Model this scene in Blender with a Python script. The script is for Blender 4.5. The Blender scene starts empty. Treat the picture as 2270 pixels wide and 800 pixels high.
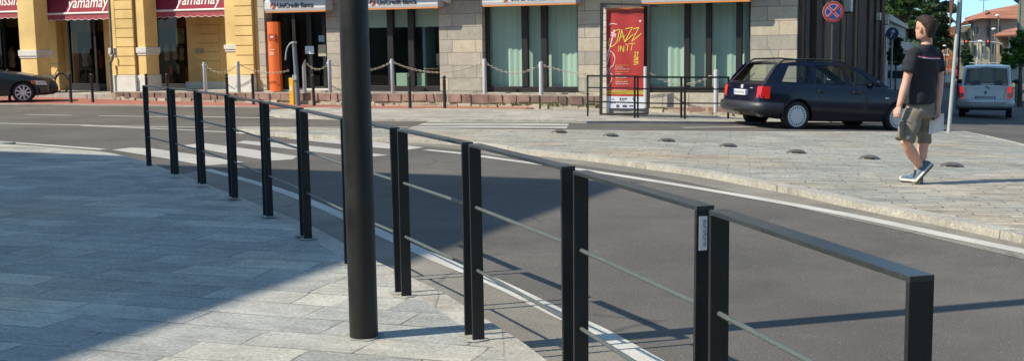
import bpy, bmesh, math, random
from mathutils import Vector, Matrix, noise
from mathutils.geometry import delaunay_2d_cdt
R = math.radians
random.seed(7)
SC = bpy.context.scene
COL = SC.collection
# ------------------------------------------------------------------ camera
FPX, PITCH, ROLL, CAMH = 2539.2, 0.12556, 0.01509, 1.531
_R0 = Vector((1, 0, 0)); _U0 = Vector((0, math.sin(PITCH), math.cos(PITCH))); CF = Vector((0, math.cos(PITCH), -math.sin(PITCH)))
CR = math.cos(ROLL)*_R0 - math.sin(ROLL)*_U0
CU = math.cos(ROLL)*_U0 + math.sin(ROLL)*_R0
CAMP = Vector((0, 0, CAMH))
def ray(x, y): return CR*(x-1135) + CU*(400-y) + CF*FPX
def at(x, y, Y):
    "point of the sight line at ground distance Y"
    d = ray(x, y); return CAMP + d*(Y/d.y)
def sp(t, k=1.0): return k*math.log(1+math.exp(min(t/k, 40)))
def road(X, Y):
    s = max(0.0, min(1.0, (Y-9)/12)); s = s*s*(3-2*s)
    a = .0065+.0075*max(0, min(1, (X+16)/12))
    return -.12 - a*sp(Y-10, 1.5) - .05*sp(X-1, 1.0)*s - .013*sp(Y-45, 3)
def G(x, y, off=0.0, flat=None):
    "where the sight line meets the ground raised by off"
    d = ray(x, y); t = 0
    Z = flat if flat is not None else -.12
    for i in range(60):
        t = (Z-CAMH)/d.z if d.z < 0 else 400/d.y
        t = min(t, 400/d.y)
        P = CAMP + d*t
        if flat is not None: break
        Z2 = road(P.x, P.y)+off
        Z = Z*.5 + Z2*.5
    return P
FU = Vector((.9135, -.4067, 0)); FN = Vector((.4067, .9135, 0))      # along the far facades, into them
cam = bpy.data.cameras.new('camera'); co = bpy.data.objects.new('camera', cam); COL.objects.link(co)
cam.sensor_width = 36; cam.sensor_fit = 'HORIZONTAL'; cam.lens = 36*FPX/2270; cam.clip_end = 2000; cam.clip_start = .05
m = Matrix.Identity(4)
for i in range(3): m[i][0] = CR[i]; m[i][1] = CU[i]; m[i][2] = -CF[i]; m[i][3] = CAMP[i]
co.matrix_world = m; SC.camera = co
# ------------------------------------------------------------------ light
SUN_EL, SUN_AZ = R(43), math.atan2(-.259, -.966)        # azimuth of the direction towards the sun, from +X
SUND = Vector((math.cos(SUN_EL)*math.cos(SUN_AZ), math.cos(SUN_EL)*math.sin(SUN_AZ), math.sin(SUN_EL)))
w = bpy.data.worlds.new('World'); SC.world = w; w.use_nodes = True
nt = w.node_tree; bg = nt.nodes['Background']; sk = nt.nodes.new('ShaderNodeTexSky'); sk.sky_type = 'NISHITA'; sk.sun_disc = False
sk.sun_elevation = SUN_EL; sk.sun_rotation = math.pi/2 - SUN_AZ; sk.air_density = 1.0; sk.dust_density = .3; sk.ozone_density = 1.5
tcw = nt.nodes.new('ShaderNodeTexCoord'); mpw = nt.nodes.new('ShaderNodeMapping'); mpw.inputs['Location'].default_value = (0, 0, .14)
nt.links.new(tcw.outputs['Generated'], mpw.inputs[0]); nt.links.new(mpw.outputs[0], sk.inputs[0]); tnt = nt.nodes.new('ShaderNodeMix'); tnt.data_type = 'RGBA'; tnt.blend_type = 'MULTIPLY'; tnt.inputs[0].default_value = 1; tnt.inputs[7].default_value = (.88, 1.04, 1.0, 1)
nt.links.new(sk.outputs[0], tnt.inputs[6]); nt.links.new(tnt.outputs[2], bg.inputs[0]); bg.inputs[1].default_value = .15
sl = bpy.data.lights.new('sun', 'SUN'); sl.energy = 4.3; sl.angle = R(.53); sl.color = (1, .90, .74)
so = bpy.data.objects.new('sun', sl); COL.objects.link(so); so.rotation_euler = SUND.to_track_quat('Z', 'Y').to_euler(); so.location = (-20, -8, 30)
SC.view_settings.view_transform = 'Standard'; SC.view_settings.look = 'None'; SC.view_settings.exposure = 0.5; SC.view_settings.gamma = 1
# ------------------------------------------------------------------ materials
def new_mat(name):
    mt = bpy.data.materials.new(name); mt.use_nodes = True
    return mt, mt.node_tree, mt.node_tree.nodes['Principled BSDF']
def N_(nt, t, **kw):
    n = nt.nodes.new(t)
    for k, v in kw.items():
        if k in n.inputs.keys() if isinstance(k, str) and k[0].isupper() else False: n.inputs[k].default_value = v
        else: setattr(n, k, v)
    return n
def ramp(nt, src, stops):
    r = nt.nodes.new('ShaderNodeValToRGB')
    e = r.color_ramp.elements
    while len(e) < len(stops): e.new(.5)
    for i, (p, c) in enumerate(stops):
        e[i].position = p; e[i].color = (c, c, c, 1) if not hasattr(c, '__len__') else (*c, 1)
    nt.links.new(src, r.inputs[0]); return r
def mixc(nt, a, b, f, mode='MIX'):
    n = nt.nodes.new('ShaderNodeMix'); n.data_type = 'RGBA'; n.blend_type = mode
    for s, v in ((6, a), (7, b), (0, f)):
        if hasattr(v, 'links') or hasattr(v, 'is_linked'): nt.links.new(v, n.inputs[s])
        else: n.inputs[s].default_value = v if s == 0 else ((*v, 1) if len(v) == 3 else v)
    return n.outputs[2]
def mat(name, c, rough=.6, metal=0, var=.18, scale=3.0, fine=40.0, bump=.0, spec=.5, coat=0, emit=None, estr=1):
    mt, nt, p = new_mat(name)
    p.inputs['Roughness'].default_value = rough; p.inputs['Metallic'].default_value = metal
    p.inputs['Specular IOR Level'].default_value = spec; p.inputs['Coat Weight'].default_value = coat
    if var > 0:
        tc = nt.nodes.new('ShaderNodeTexCoord')
        n1 = N_(nt, 'ShaderNodeTexNoise', Scale=scale, Detail=5.0); n2 = N_(nt, 'ShaderNodeTexNoise', Scale=fine, Detail=3.0)
        nt.links.new(tc.outputs['Object'], n1.inputs['Vector']); nt.links.new(tc.outputs['Object'], n2.inputs['Vector'])
        a = ramp(nt, n1.outputs[0], [(.3, 1-var), (.7, 1+var)]); b = ramp(nt, n2.outputs[0], [(.3, 1-var*.6), (.7, 1+var*.6)])
        x = mixc(nt, a.outputs[0], b.outputs[0], 1.0, 'MULTIPLY')
        x = mixc(nt, x, c, 1.0, 'MULTIPLY')
        nt.links.new(x, p.inputs['Base Color'])
        if bump:
            bn = N_(nt, 'ShaderNodeBump', Strength=bump); bn.inputs['Distance'].default_value = .01
            nt.links.new(n2.outputs[0], bn.inputs['Height']); nt.links.new(bn.outputs[0], p.inputs['Normal'])
    else: p.inputs['Base Color'].default_value = (*c, 1)
    if emit: p.inputs['Emission Color'].default_value = (*emit, 1); p.inputs['Emission Strength'].default_value = estr
    return mt
def glass_mat(name, tint=(.8, .85, .85), refl=.05, rough=.02, gr=.5):
    mt = bpy.data.materials.new(name); mt.use_nodes = True; nt = mt.node_tree; nt.nodes.clear()
    o = nt.nodes.new('ShaderNodeOutputMaterial'); t = nt.nodes.new('ShaderNodeBsdfTransparent'); g = nt.nodes.new('ShaderNodeBsdfGlossy')
    t.inputs[0].default_value = (*tint, 1); g.inputs['Roughness'].default_value = rough
    lw = nt.nodes.new('ShaderNodeLayerWeight'); lw.inputs[0].default_value = .5
    pw = nt.nodes.new('ShaderNodeMath'); pw.operation = 'POWER'; pw.inputs[1].default_value = 4.0; nt.links.new(lw.outputs['Facing'], pw.inputs[0])
    ma = nt.nodes.new('ShaderNodeMath'); ma.operation = 'MULTIPLY_ADD'; ma.inputs[1].default_value = gr; ma.inputs[2].default_value = refl
    nt.links.new(pw.outputs[0], ma.inputs[0])
    mx = nt.nodes.new('ShaderNodeMixShader'); nt.links.new(ma.outputs[0], mx.inputs[0]); nt.links.new(t.outputs[0], mx.inputs[1]); nt.links.new(g.outputs[0], mx.inputs[2])
    nt.links.new(mx.outputs[0], o.inputs[0]); return mt
# ------------------------------------------------------------------ mesh builder
def finish(bm, name, mats, parent=None, smooth=None, bevel=0, seg=2):
    if not isinstance(mats, (list, tuple)): mats = [mats]
    bmesh.ops.recalc_face_normals(bm, faces=bm.faces) if smooth != 'keep' else None
    me = bpy.data.meshes.new(name)
    if isinstance(smooth, (int, float)) and smooth is not None:
        th = R(smooth)
        for f in bm.faces: f.smooth = True
        for e in bm.edges:
            if len(e.link_faces) == 2: e.smooth = e.calc_face_angle(0) < th
    bm.to_mesh(me); bm.free()
    for x in mats: me.materials.append(x)
    o = bpy.data.objects.new(name, me); COL.objects.link(o)
    if parent: o.parent = parent
    if bevel:
        b = o.modifiers.new('bevel', 'BEVEL'); b.width = bevel; b.segments = seg; b.limit_method = 'ANGLE'; b.angle_limit = R(40)
    return o
class MB:
    def __init__(s, M=None): s.bm = bmesh.new(); s.M = M or Matrix.Identity(4); s.mi = 0
    def v(s, p): return s.bm.verts.new(s.M @ Vector(p))
    def f(s, vs):
        try: f = s.bm.faces.new(vs); f.material_index = s.mi; return f
        except ValueError: return None
    def poly(s, pts): return s.f([s.v(p) for p in pts])
    def box(s, x0, x1, y0, y1, z0, z1):
        P = [s.v(p) for p in ((x0,y0,z0),(x1,y0,z0),(x1,y1,z0),(x0,y1,z0),(x0,y0,z1),(x1,y0,z1),(x1,y1,z1),(x0,y1,z1))]
        for q in ((3,2,1,0),(4,5,6,7),(0,1,5,4),(1,2,6,5),(2,3,7,6),(3,0,4,7)): s.f([P[i] for i in q])
        return s
    def prism(s, pts, vec):
        a = [s.v(p) for p in pts]; vec = Vector(vec); b = [s.v(Vector(p)+vec) for p in pts]; n = len(a)
        s.f(a[::-1]); s.f(b)
        for i in range(n): s.f([a[i], a[(i+1) % n], b[(i+1) % n], b[i]])
        return s
    def bar(s, a, b, w, h, up=(0, 0, 1)):
        "rectangular bar from a to b, width w sideways, h along up"
        a, b = Vector(a), Vector(b); d = (b-a).normalized(); u = Vector(up); u = (u-d*u.dot(d)).normalized(); r = d.cross(u)
        s.prism([a+r*w/2+u*h/2, a-r*w/2+u*h/2, a-r*w/2-u*h/2, a+r*w/2-u*h/2], b-a); return s
    def rings(s, rings, cap=True, close=False):
        V = [[s.v(p) for p in r] for r in rings]; n = len(V[0]); m = len(V)
        for j in range(m if close else m-1):
            for i in range(n): s.f([V[j][i], V[j][(i+1) % n], V[(j+1) % m][(i+1) % n], V[(j+1) % m][i]])
        if cap and not close: s.f(V[0][::-1]); s.f(V[-1])
        return s
    def tube(s, pts, r, n=8, cap=True, flat=1.0, close=False, side=None):
        pts = [Vector(p) for p in pts]; rs = r if hasattr(r, '__len__') else [r]*len(pts); out = []
        ref = Vector(side) if side else None
        for i, p in enumerate(pts):
            if close: d = pts[(i+1) % len(pts)]-pts[i-1]
            else: d = pts[min(i+1, len(pts)-1)]-pts[max(i-1, 0)]
            d.normalize()
            if ref is None: ref = Vector((0, 0, 1)) if abs(d.z) < .8 else Vector((1, 0, 0))
            u = (ref-d*ref.dot(d)).normalized(); q = d.cross(u)
            if not side: ref = u
            out.append([p+u*rs[i]*math.cos(2*math.pi*k/n)+q*rs[i]*flat*math.sin(2*math.pi*k/n) for k in range(n)])
        return s.rings(out, cap, close)
    def lathe(s, prof, n=24, o=(0, 0, 0), ax='z', cap=True):
        o = Vector(o); out = []
        for r, z in prof:
            ring = []
            for k in range(n):
                a = 2*math.pi*k/n; c, t = r*math.cos(a), r*math.sin(a)
                ring.append(o+Vector({'z': (c, t, z), 'y': (c, z, t), 'x': (z, c, t)}[ax]))
            out.append(ring)
        return s.rings(out, cap)
    def ell(s, c, rx, ry, rz, n=16, m=10):
        c = Vector(c); out = []
        for j in range(1, m):
            t = math.pi*j/m
            out.append([c+Vector((rx*math.sin(t)*math.cos(2*math.pi*k/n), ry*math.sin(t)*math.sin(2*math.pi*k/n), -rz*math.cos(t))) for k in range(n)])
        V = [[s.v(p) for p in r] for r in out]; a = s.v(c-Vector((0, 0, rz))); b = s.v(c+Vector((0, 0, rz)))
        for j in range(len(V)-1):
            for i in range(n): s.f([V[j][i], V[j][(i+1) % n], V[j+1][(i+1) % n], V[j+1][i]])
        for i in range(n): s.f([a, V[0][(i+1) % n], V[0][i]]); s.f([b, V[-1][i], V[-1][(i+1) % n]])
        return s
    def holes(s, outline, holes, fn, thick=None):
        "flat outline with holes, triangulated, mapped through fn(x,y)->point; thick = vector for a slab"
        vs = [Vector(p) for p in outline]; es = [(i, (i+1) % len(outline)) for i in range(len(outline))]
        for h in holes:
            b = len(vs); vs += [Vector(p) for p in h]; es += [(b+i, b+(i+1) % len(h)) for i in range(len(h))]
        r = delaunay_2d_cdt(vs, es, [], 0, 1e-6)
        def inside(p, pl):
            c = False; n = len(pl)
            for i in range(n):
                a, b = pl[i], pl[(i+1) % n]
                if (a[1] > p[1]) != (b[1] > p[1]) and p[0] < (b[0]-a[0])*(p[1]-a[1])/(b[1]-a[1])+a[0]: c = not c
            return c
        tris = [t for t in r[2] if inside(sum((r[0][i] for i in t), Vector((0, 0)))/len(t), outline) and not any(inside(sum((r[0][i] for i in t), Vector((0, 0)))/len(t), h) for h in holes)]
        A = [s.v(fn(*p)) for p in r[0]]
        for t in tris: s.f([A[i] for i in t])
        if thick is not None:
            th = Vector(thick); B = [s.v(Vector(fn(*p))+th) for p in r[0]]
            for t in tris: s.f([B[i] for i in reversed(t)])
            cnt = {}
            for t in tris:
                for i in range(3):
                    k = (t[i], t[(i+1) % 3]); cnt[k] = 1
            for (i, j) in cnt:
                if (j, i) not in cnt: s.f([A[j], A[i], B[i], B[j]])
        for v_ in list(s.bm.verts):
            if not v_.link_faces: s.bm.verts.remove(v_)
        return s
    def build(s, name, mats, parent=None, smooth=None, bevel=0, seg=2): return finish(s.bm, name, mats, parent, smooth, bevel, seg)
def empty(name, loc=(0, 0, 0), rz=0, parent=None):
    o = bpy.data.objects.new(name, None); COL.objects.link(o); o.location = loc; o.rotation_euler = (0, 0, rz); o.empty_display_size = .2
    if parent: o.parent = parent
    return o
def tag(o, label=None, cat=None, group=None, kind=None):
    if label: o['label'] = label
    if cat: o['category'] = cat
    if group: o['group'] = group
    if kind: o['kind'] = kind
    return o
KIDS = {}
def copy_tree(o, parent=None):
    c = o.copy(); COL.objects.link(c)
    if parent: c.parent = parent
    for ch in [x for x in bpy.data.objects if x.parent == o and x != c]: copy_tree(ch, c)
    return c
def solid(parts_fn, voxel, name, m_, parent=None, smooth_it=4):
    "overlapping closed shapes fused into one continuous surface"
    mb = MB(); parts_fn(mb); bmesh.ops.recalc_face_normals(mb.bm, faces=mb.bm.faces)
    me = bpy.data.meshes.new('tmp'); mb.bm.to_mesh(me); mb.bm.free(); o = bpy.data.objects.new('tmp', me); COL.objects.link(o)
    r = o.modifiers.new('r', 'REMESH'); r.mode = 'VOXEL'; r.voxel_size = voxel; r.use_smooth_shade = True
    s = o.modifiers.new('s', 'SMOOTH'); s.iterations = smooth_it; s.factor = .5
    dg = bpy.context.evaluated_depsgraph_get(); me2 = bpy.data.meshes.new_from_object(o.evaluated_get(dg)); me2.name = name
    bpy.data.objects.remove(o); me2.materials.clear(); me2.materials.append(m_)
    for p in me2.polygons: p.use_smooth = True
    n = bpy.data.objects.new(name, me2); COL.objects.link(n)
    if parent: n.parent = parent
    return n
def text_into(mb, body, size, M, extrude=.004, align='CENTER', xs=1.0, shear=0, off=0):
    cu = bpy.data.curves.new('t', 'FONT'); cu.body = body; cu.size = size; cu.extrude = extrude; cu.align_x = align; cu.shear = shear; cu.offset = off; cu.resolution_u = 3
    o = bpy.data.objects.new('t', cu); COL.objects.link(o); dg = bpy.context.evaluated_depsgraph_get()
    me = bpy.data.meshes.new_from_object(o.evaluated_get(dg)); vs = [mb.bm.verts.new(mb.M @ (M @ Vector((v.co.x*xs, v.co.y, v.co.z)))) for v in me.vertices]
    for p in me.polygons:
        try: f = mb.bm.faces.new([vs[i] for i in p.vertices]); f.material_index = mb.mi
        except ValueError: pass
    bpy.data.objects.remove(o); bpy.data.curves.remove(cu); bpy.data.meshes.remove(me)
def boolean(o, cutter, keep=False):
    b = o.modifiers.new('b', 'BOOLEAN'); b.operation = 'DIFFERENCE'; b.object = cutter; b.solver = 'EXACT'; b.material_mode = 'TRANSFER'
    dg = bpy.context.evaluated_depsgraph_get(); me = bpy.data.meshes.new_from_object(o.evaluated_get(dg)); o.modifiers.clear(); old = o.data; o.data = me
    me.name = old.name
    if not keep: bpy.data.objects.remove(cutter)
# ground-following sheets
def inpoly(p, pl):
    c = False; n = len(pl)
    for i in range(n):
        a, b = pl[i], pl[(i+1) % n]
        if (a[1] > p[1]) != (b[1] > p[1]) and p[0] < (b[0]-a[0])*(p[1]-a[1])/(b[1]-a[1])+a[0]: c = not c
    return c
def sheet(name, pts, off, m_, step=1.0, skirt=0, kind='structure', parent=None, zf=None, smooth=30):
    "polygon of world points laid on the ground at off above the road, cut along a grid so that it follows it; skirt = side height"
    pts = [Vector((p[0], p[1])) for p in pts]
    r = delaunay_2d_cdt(pts, [(i, (i+1) % len(pts)) for i in range(len(pts))], [], 0, 1e-6)
    bm = bmesh.new(); A = [bm.verts.new((p[0], p[1], 0)) for p in r[0]]
    for t in r[2]:
        c = sum((r[0][i] for i in t), Vector((0, 0)))/3
        if inpoly(c, pts): bm.faces.new([A[i] for i in t])
    for v in list(bm.verts):
        if not v.link_faces: bm.verts.remove(v)
    xs = [p[0] for p in pts]; ys = [p[1] for p in pts]
    for ax, lo, hi in ((0, min(xs), max(xs)), (1, min(ys), max(ys))):
        k = math.floor(lo/step)+1
        while k*step < hi:
            pos = k*step
            co_ = Vector((pos, 0, 0)) if ax == 0 else Vector((0, pos, 0)); no = Vector((1, 0, 0)) if ax == 0 else Vector((0, 1, 0))
            bmesh.ops.bisect_plane(bm, geom=bm.verts[:]+bm.edges[:]+bm.faces[:], plane_co=co_, plane_no=no, dist=1e-5)
            k += 1 if abs(pos) < 60 else 4
    for f in bm.faces:
        f.normal_update()
        if f.normal.z < 0: f.normal_flip()
    h = zf or (lambda x, y: road(x, y)+off)
    for v in bm.verts: v.co.z = h(v.co.x, v.co.y)
    if skirt:
        for e in [e for e in bm.edges if len(e.link_faces) == 1]:
            f = e.link_faces[0]; a, b = e.verts
            for l in f.loops:
                if l.edge == e: a, b = l.vert, l.link_loop_next.vert
            c = bm.verts.new(b.co-Vector((0, 0, skirt))); d = bm.verts.new(a.co-Vector((0, 0, skirt)))
            bm.faces.new([b, a, d, c])
    o = finish(bm, name, m_, parent, 'keep')
    if kind: o['kind'] = kind
    return o
def strip_pts(line, w):
    "outline of a band of width w along world points"
    L = [Vector((p[0], p[1])) for p in line]; a = []; b = []
    for i, p in enumerate(L):
        d = (L[min(i+1, len(L)-1)]-L[max(i-1, 0)]).normalized(); n = Vector((-d.y, d.x))
        a.append(p+n*w/2); b.append(p-n*w/2)
    return a+b[::-1]
def offset_line(line, d):
    L = [Vector((p[0], p[1])) for p in line]; a = []
    for i, p in enumerate(L):
        t = (L[min(i+1, len(L)-1)]-L[max(i-1, 0)]).normalized(); a.append(p+Vector((-t.y, t.x))*d)
    return a
def dens(line, n=6):
    "smooth denser polyline (catmull-rom)"
    L = [Vector((p[0], p[1])) for p in line]; out = []
    for i in range(len(L)-1):
        p0, p1, p2, p3 = L[max(i-1, 0)], L[i], L[i+1], L[min(i+2, len(L)-1)]
        for k in range(n):
            t = k/n; out.append(.5*((2*p1)+(p2-p0)*t+(2*p0-5*p1+4*p2-p3)*t*t+(3*p1-p0-3*p2+p3)*t**3))
    return out+[L[-1]]
# ------------------------------------------------------------------ ground materials
def asphalt_mat(name, c, speck=.6, patch=.18):
    mt, nt, p = new_mat(name); tc = nt.nodes.new('ShaderNodeTexCoord')
    big = N_(nt, 'ShaderNodeTexNoise', Scale=.45, Detail=6.0, Roughness=.6); mid = N_(nt, 'ShaderNodeTexNoise', Scale=2.6, Detail=8.0, Roughness=.65); fine = N_(nt, 'ShaderNodeTexNoise', Scale=90.0, Detail=2.0)
    vo = N_(nt, 'ShaderNodeTexVoronoi', Scale=38.0)
    for n in (big, mid, fine, vo): nt.links.new(tc.outputs['Object'], n.inputs['Vector'])
    a = ramp(nt, big.outputs[0], [(.3, 1-patch), (.7, 1+patch)]); b = ramp(nt, mid.outputs[0], [(.3, .88), (.7, 1.12)]); d = ramp(nt, fine.outputs[0], [(.3, .7), (.7, 1.3)])
    x = mixc(nt, a.outputs[0], b.outputs[0], 1., 'MULTIPLY'); x = mixc(nt, x, d.outputs[0], 1., 'MULTIPLY'); x = mixc(nt, x, c, 1., 'MULTIPLY')
    vc = N_(nt, 'ShaderNodeTexVoronoi', Scale=.55, feature='DISTANCE_TO_EDGE'); dn = N_(nt, 'ShaderNodeVectorMath', operation='MULTIPLY_ADD'); nt.links.new(mid.outputs['Color'], dn.inputs[0]); dn.inputs[1].default_value = (.22, .22, 0); nt.links.new(tc.outputs['Object'], dn.inputs[2]); nt.links.new(dn.outputs[0], vc.inputs['Vector'])
    cr = ramp(nt, vc.outputs['Distance'], [(.004, .55), (.012, 0.)]); cm_ = ramp(nt, big.outputs[0], [(.52, 0.), (.60, 1.)]); cf = mixc(nt, cr.outputs[0], cm_.outputs[0], 1., 'MULTIPLY'); x = mixc(nt, x, (.035, .032, .03), cf)
    s1 = ramp(nt, vo.outputs['Distance'], [(.10, 1.0), (.17, 0.0)])
    s2 = ramp(nt, vo.outputs['Color'], [(.55, 0.0), (.75, 1.0)])
    s = mixc(nt, s1.outputs[0], s2.outputs[0], 1., 'MULTIPLY')
    fac = N_(nt, 'ShaderNodeMath', operation='MULTIPLY'); nt.links.new(s, fac.inputs[0]); fac.inputs[1].default_value = speck
    x = mixc(nt, x, (.55, .52, .46), fac.outputs[0])
    nt.links.new(x, p.inputs['Base Color']); p.inputs['Roughness'].default_value = .85
    bn = N_(nt, 'ShaderNodeBump', Strength=.5); bn.inputs['Distance'].default_value = .006; nt.links.new(fine.outputs[0], bn.inputs['Height']); nt.links.new(bn.outputs[0], p.inputs['Normal'])
    return mt
def slab_mat(name, c1, c2, c3, bw, rh, rot, mortar=(.12, .11, .095), msize=.006, warm=None, streak=1.0, fl=.5):
    "split stone slabs in courses, each slab its own tone, joints broken by dust"
    mt, nt, p = new_mat(name); tc = nt.nodes.new('ShaderNodeTexCoord'); mp = nt.nodes.new('ShaderNodeMapping'); mp.inputs['Rotation'].default_value = (0, 0, rot)
    nt.links.new(tc.outputs['Object'], mp.inputs[0])
    # wobble the courses a little
    wn = N_(nt, 'ShaderNodeTexNoise', Scale=1.3, Detail=2.0); nt.links.new(mp.outputs[0], wn.inputs['Vector'])
    wv = N_(nt, 'ShaderNodeVectorMath', operation='MULTIPLY_ADD'); nt.links.new(wn.outputs['Color'], wv.inputs[0]); wv.inputs[1].default_value = (.10, .05, 0); nt.links.new(mp.outputs[0], wv.inputs[2])
    br = nt.nodes.new('ShaderNodeTexBrick'); br.offset = .37; br.offset_frequency = 2; br.squash = 1.35; br.squash_frequency = 3
    br.inputs['Color1'].default_value = (0, 0, 0, 1); br.inputs['Color2'].default_value = (1, 1, 1, 1); br.inputs['Mortar'].default_value = (.5, .5, .5, 1)
    br.inputs['Scale'].default_value = 1; br.inputs['Mortar Size'].default_value = msize; br.inputs['Mortar Smooth'].default_value = .2; br.inputs['Brick Width'].default_value = bw; br.inputs['Row Height'].default_value = rh
    nt.links.new(wv.outputs[0], br.inputs['Vector'])
    b2 = nt.nodes.new('ShaderNodeTexBrick'); b2.offset = .61; b2.inputs['Color1'].default_value = (0, 0, 0, 1); b2.inputs['Color2'].default_value = (1, 1, 1, 1); b2.inputs['Mortar'].default_value = (.5, .5, .5, 1); b2.inputs['Scale'].default_value = 1; b2.inputs['Mortar Size'].default_value = 0; b2.inputs['Brick Width'].default_value = bw*1.9; b2.inputs['Row Height'].default_value = rh*3
    nt.links.new(wv.outputs[0], b2.inputs['Vector'])
    tone = ramp(nt, mixc(nt, br.outputs['Color'], b2.outputs['Color'], .3), [(0.05, c1), (.5, c2), (.95, c3)])
    n1 = N_(nt, 'ShaderNodeTexNoise', Scale=1.2, Detail=6.0); n2 = N_(nt, 'ShaderNodeTexNoise', Scale=42.0, Detail=5.0, Roughness=.75); n3 = N_(nt, 'ShaderNodeTexNoise', Scale=7.0, Detail=7.0, Roughness=.75)
    mp2 = nt.nodes.new('ShaderNodeMapping'); mp2.inputs['Scale'].default_value = (.6, 1.2, 1); nt.links.new(mp.outputs[0], mp2.inputs[0])
    nt.links.new(mp.outputs[0], n1.inputs['Vector']); nt.links.new(mp.outputs[0], n2.inputs['Vector']); nt.links.new(mp2.outputs[0], n3.inputs['Vector'])
    a = ramp(nt, n1.outputs[0], [(.3, .86), (.7, 1.14)]); b = ramp(nt, n2.outputs[0], [(.32, .66), (.68, 1.32)]); d = ramp(nt, n3.outputs[0], [(.28, 1-.27*streak), (.72, 1+.27*streak)])
    x = mixc(nt, tone.outputs[0], a.outputs[0], 1., 'MULTIPLY'); x = mixc(nt, x, b.outputs[0], 1., 'MULTIPLY'); x = mixc(nt, x, d.outputs[0], 1., 'MULTIPLY')
    if warm:
        wz = N_(nt, 'ShaderNodeTexNoise', Scale=.35, Detail=4.0); nt.links.new(tc.outputs['Object'], wz.inputs['Vector'])
        wr = ramp(nt, wz.outputs[0], [(.50, 0.), (.66, .75)]); x = mixc(nt, x, mixc(nt, x, warm, 1., 'MULTIPLY'), wr.outputs[0])
    ch = ramp(nt, n2.outputs[0], [(.60, 0.), (.68, fl)]); x = mixc(nt, x, (.58, .57, .52), ch.outputs[0])
    dust = N_(nt, 'ShaderNodeTexNoise', Scale=2.6, Detail=4.0, Roughness=.7); nt.links.new(mp.outputs[0], dust.inputs['Vector'])
    dr = ramp(nt, dust.outputs[0], [(.42, 0.22), (.60, 1.)])
    f = mixc(nt, br.outputs['Fac'], dr.outputs[0], 1., 'MULTIPLY')
    x = mixc(nt, x, mortar, f); nt.links.new(x, p.inputs['Base Color'])
    p.inputs['Roughness'].default_value = .8
    hb = N_(nt, 'ShaderNodeMath', operation='MULTIPLY_ADD'); nt.links.new(br.outputs['Fac'], hb.inputs[0]); hb.inputs[1].default_value = -1.2; nt.links.new(n3.outputs[0], hb.inputs[2])
    h2 = N_(nt, 'ShaderNodeMath', operation='MULTIPLY_ADD'); nt.links.new(n2.outputs[0], h2.inputs[0]); h2.inputs[1].default_value = .35; nt.links.new(hb.outputs[0], h2.inputs[2])
    bn = N_(nt, 'ShaderNodeBump', Strength=.6); bn.inputs['Distance'].default_value = .008; nt.links.new(h2.outputs[0], bn.inputs['Height']); nt.links.new(bn.outputs[0], p.inputs['Normal'])
    return mt
def paint_mat(name, c, wear=.5):
    "road paint worn through to the asphalt in specks"
    mt, nt, p = new_mat(name); tc = nt.nodes.new('ShaderNodeTexCoord')
    n1 = N_(nt, 'ShaderNodeTexNoise', Scale=7.0, Detail=6.0, Roughness=.75); n2 = N_(nt, 'ShaderNodeTexNoise', Scale=90.0, Detail=2.0)
    nt.links.new(tc.outputs['Object'], n1.inputs['Vector']); nt.links.new(tc.outputs['Object'], n2.inputs['Vector'])
    b = ramp(nt, n2.outputs[0], [(.3, .82), (.7, 1.12)]); x = mixc(nt, b.outputs[0], c, 1., 'MULTIPLY')
    r_ = ramp(nt, n1.outputs[0], [(.55+.12*(1-wear), 0.), (.70+.12*(1-wear), .8)]); n3 = N_(nt, 'ShaderNodeTexNoise', Scale=1.1, Detail=3.0); nt.links.new(tc.outputs['Object'], n3.inputs['Vector']); r3 = ramp(nt, n3.outputs[0], [(.4, 0.), (.7, .35)]); x = mixc(nt, x, (.2, .19, .17), r3.outputs[0]); x = mixc(nt, x, (.13, .122, .11), r_.outputs[0])
    nt.links.new(x, p.inputs['Base Color']); p.inputs['Roughness'].default_value = .7; return mt
ASPH = asphalt_mat('asphalt', (.100, .092, .081), .5, .27); GUT = asphalt_mat('gutter_concrete', (.20, .185, .155), .2, .35)
PAVE = slab_mat('luserna_slabs', (.24, .25, .235), (.33, .335, .31), (.46, .445, .385), .62, .29, R(19), warm=(1.14, 1.03, .84))
ISL = slab_mat('island_slabs', (.23, .235, .205), (.30, .30, .262), (.385, .375, .32), .42, .135, R(11), mortar=(.09, .085, .075), warm=(1.28, 1.02, .80), msize=.009, streak=1.3)
FARP = slab_mat('far_slabs', (.28, .265, .23), (.35, .33, .29), (.45, .43, .38), .9, .3, R(24), msize=.012)
KERB = slab_mat('kerb_granite', (.33, .315, .27), (.39, .37, .32), (.46, .435, .375), 1.1, 3.0, 0, msize=.006)
WHITE = paint_mat('road_paint', (.56, .545, .49), .5); ZEBM = paint_mat('crossing_paint', (.45, .44, .40), .75); REDP = asphalt_mat('red_cycle_asphalt', (.36, .135, .10), .1, .15)
# ------------------------------------------------------------------ base road
sheet('road', [(-140, -30), (160, -30), (260, 420), (-200, 420)], 0, ASPH, step=1.0)
def gw(pts, off=0): return [G(x, y, off) for x, y in pts]
# near pavement: the kerb line that the railings follow
kline = [(-120, 311), (0, 318.5), (120, 327), (230, 337), (300, 352), (345, 366), (400, 386), (460, 409), (540, 440), (620, 472), (694, 502), (760, 538), (830, 576), (966, 640), (1034, 680), (1150, 752), (1215, 800)]
KW = [Vector((P.x, P.y)) for P in (G(x, y, .12) for x, y in kline)]
d = (KW[-1]-KW[-2]).normalized(); KW += [KW[-1]+d*2, KW[-1]+d*5+Vector((.3, 0))]
KW = [KW[0]+Vector((-14, 4))]+KW
KO = dens(KW, 5)
inner = offset_line(KO, -.17)
sheet('kerb', KO+inner[::-1], .12, KERB, skirt=.16)
sheet('pavement', inner+[Vector((1.2, -8)), Vector((-40, -8)), Vector((-40, 26))], .121, PAVE)
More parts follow.
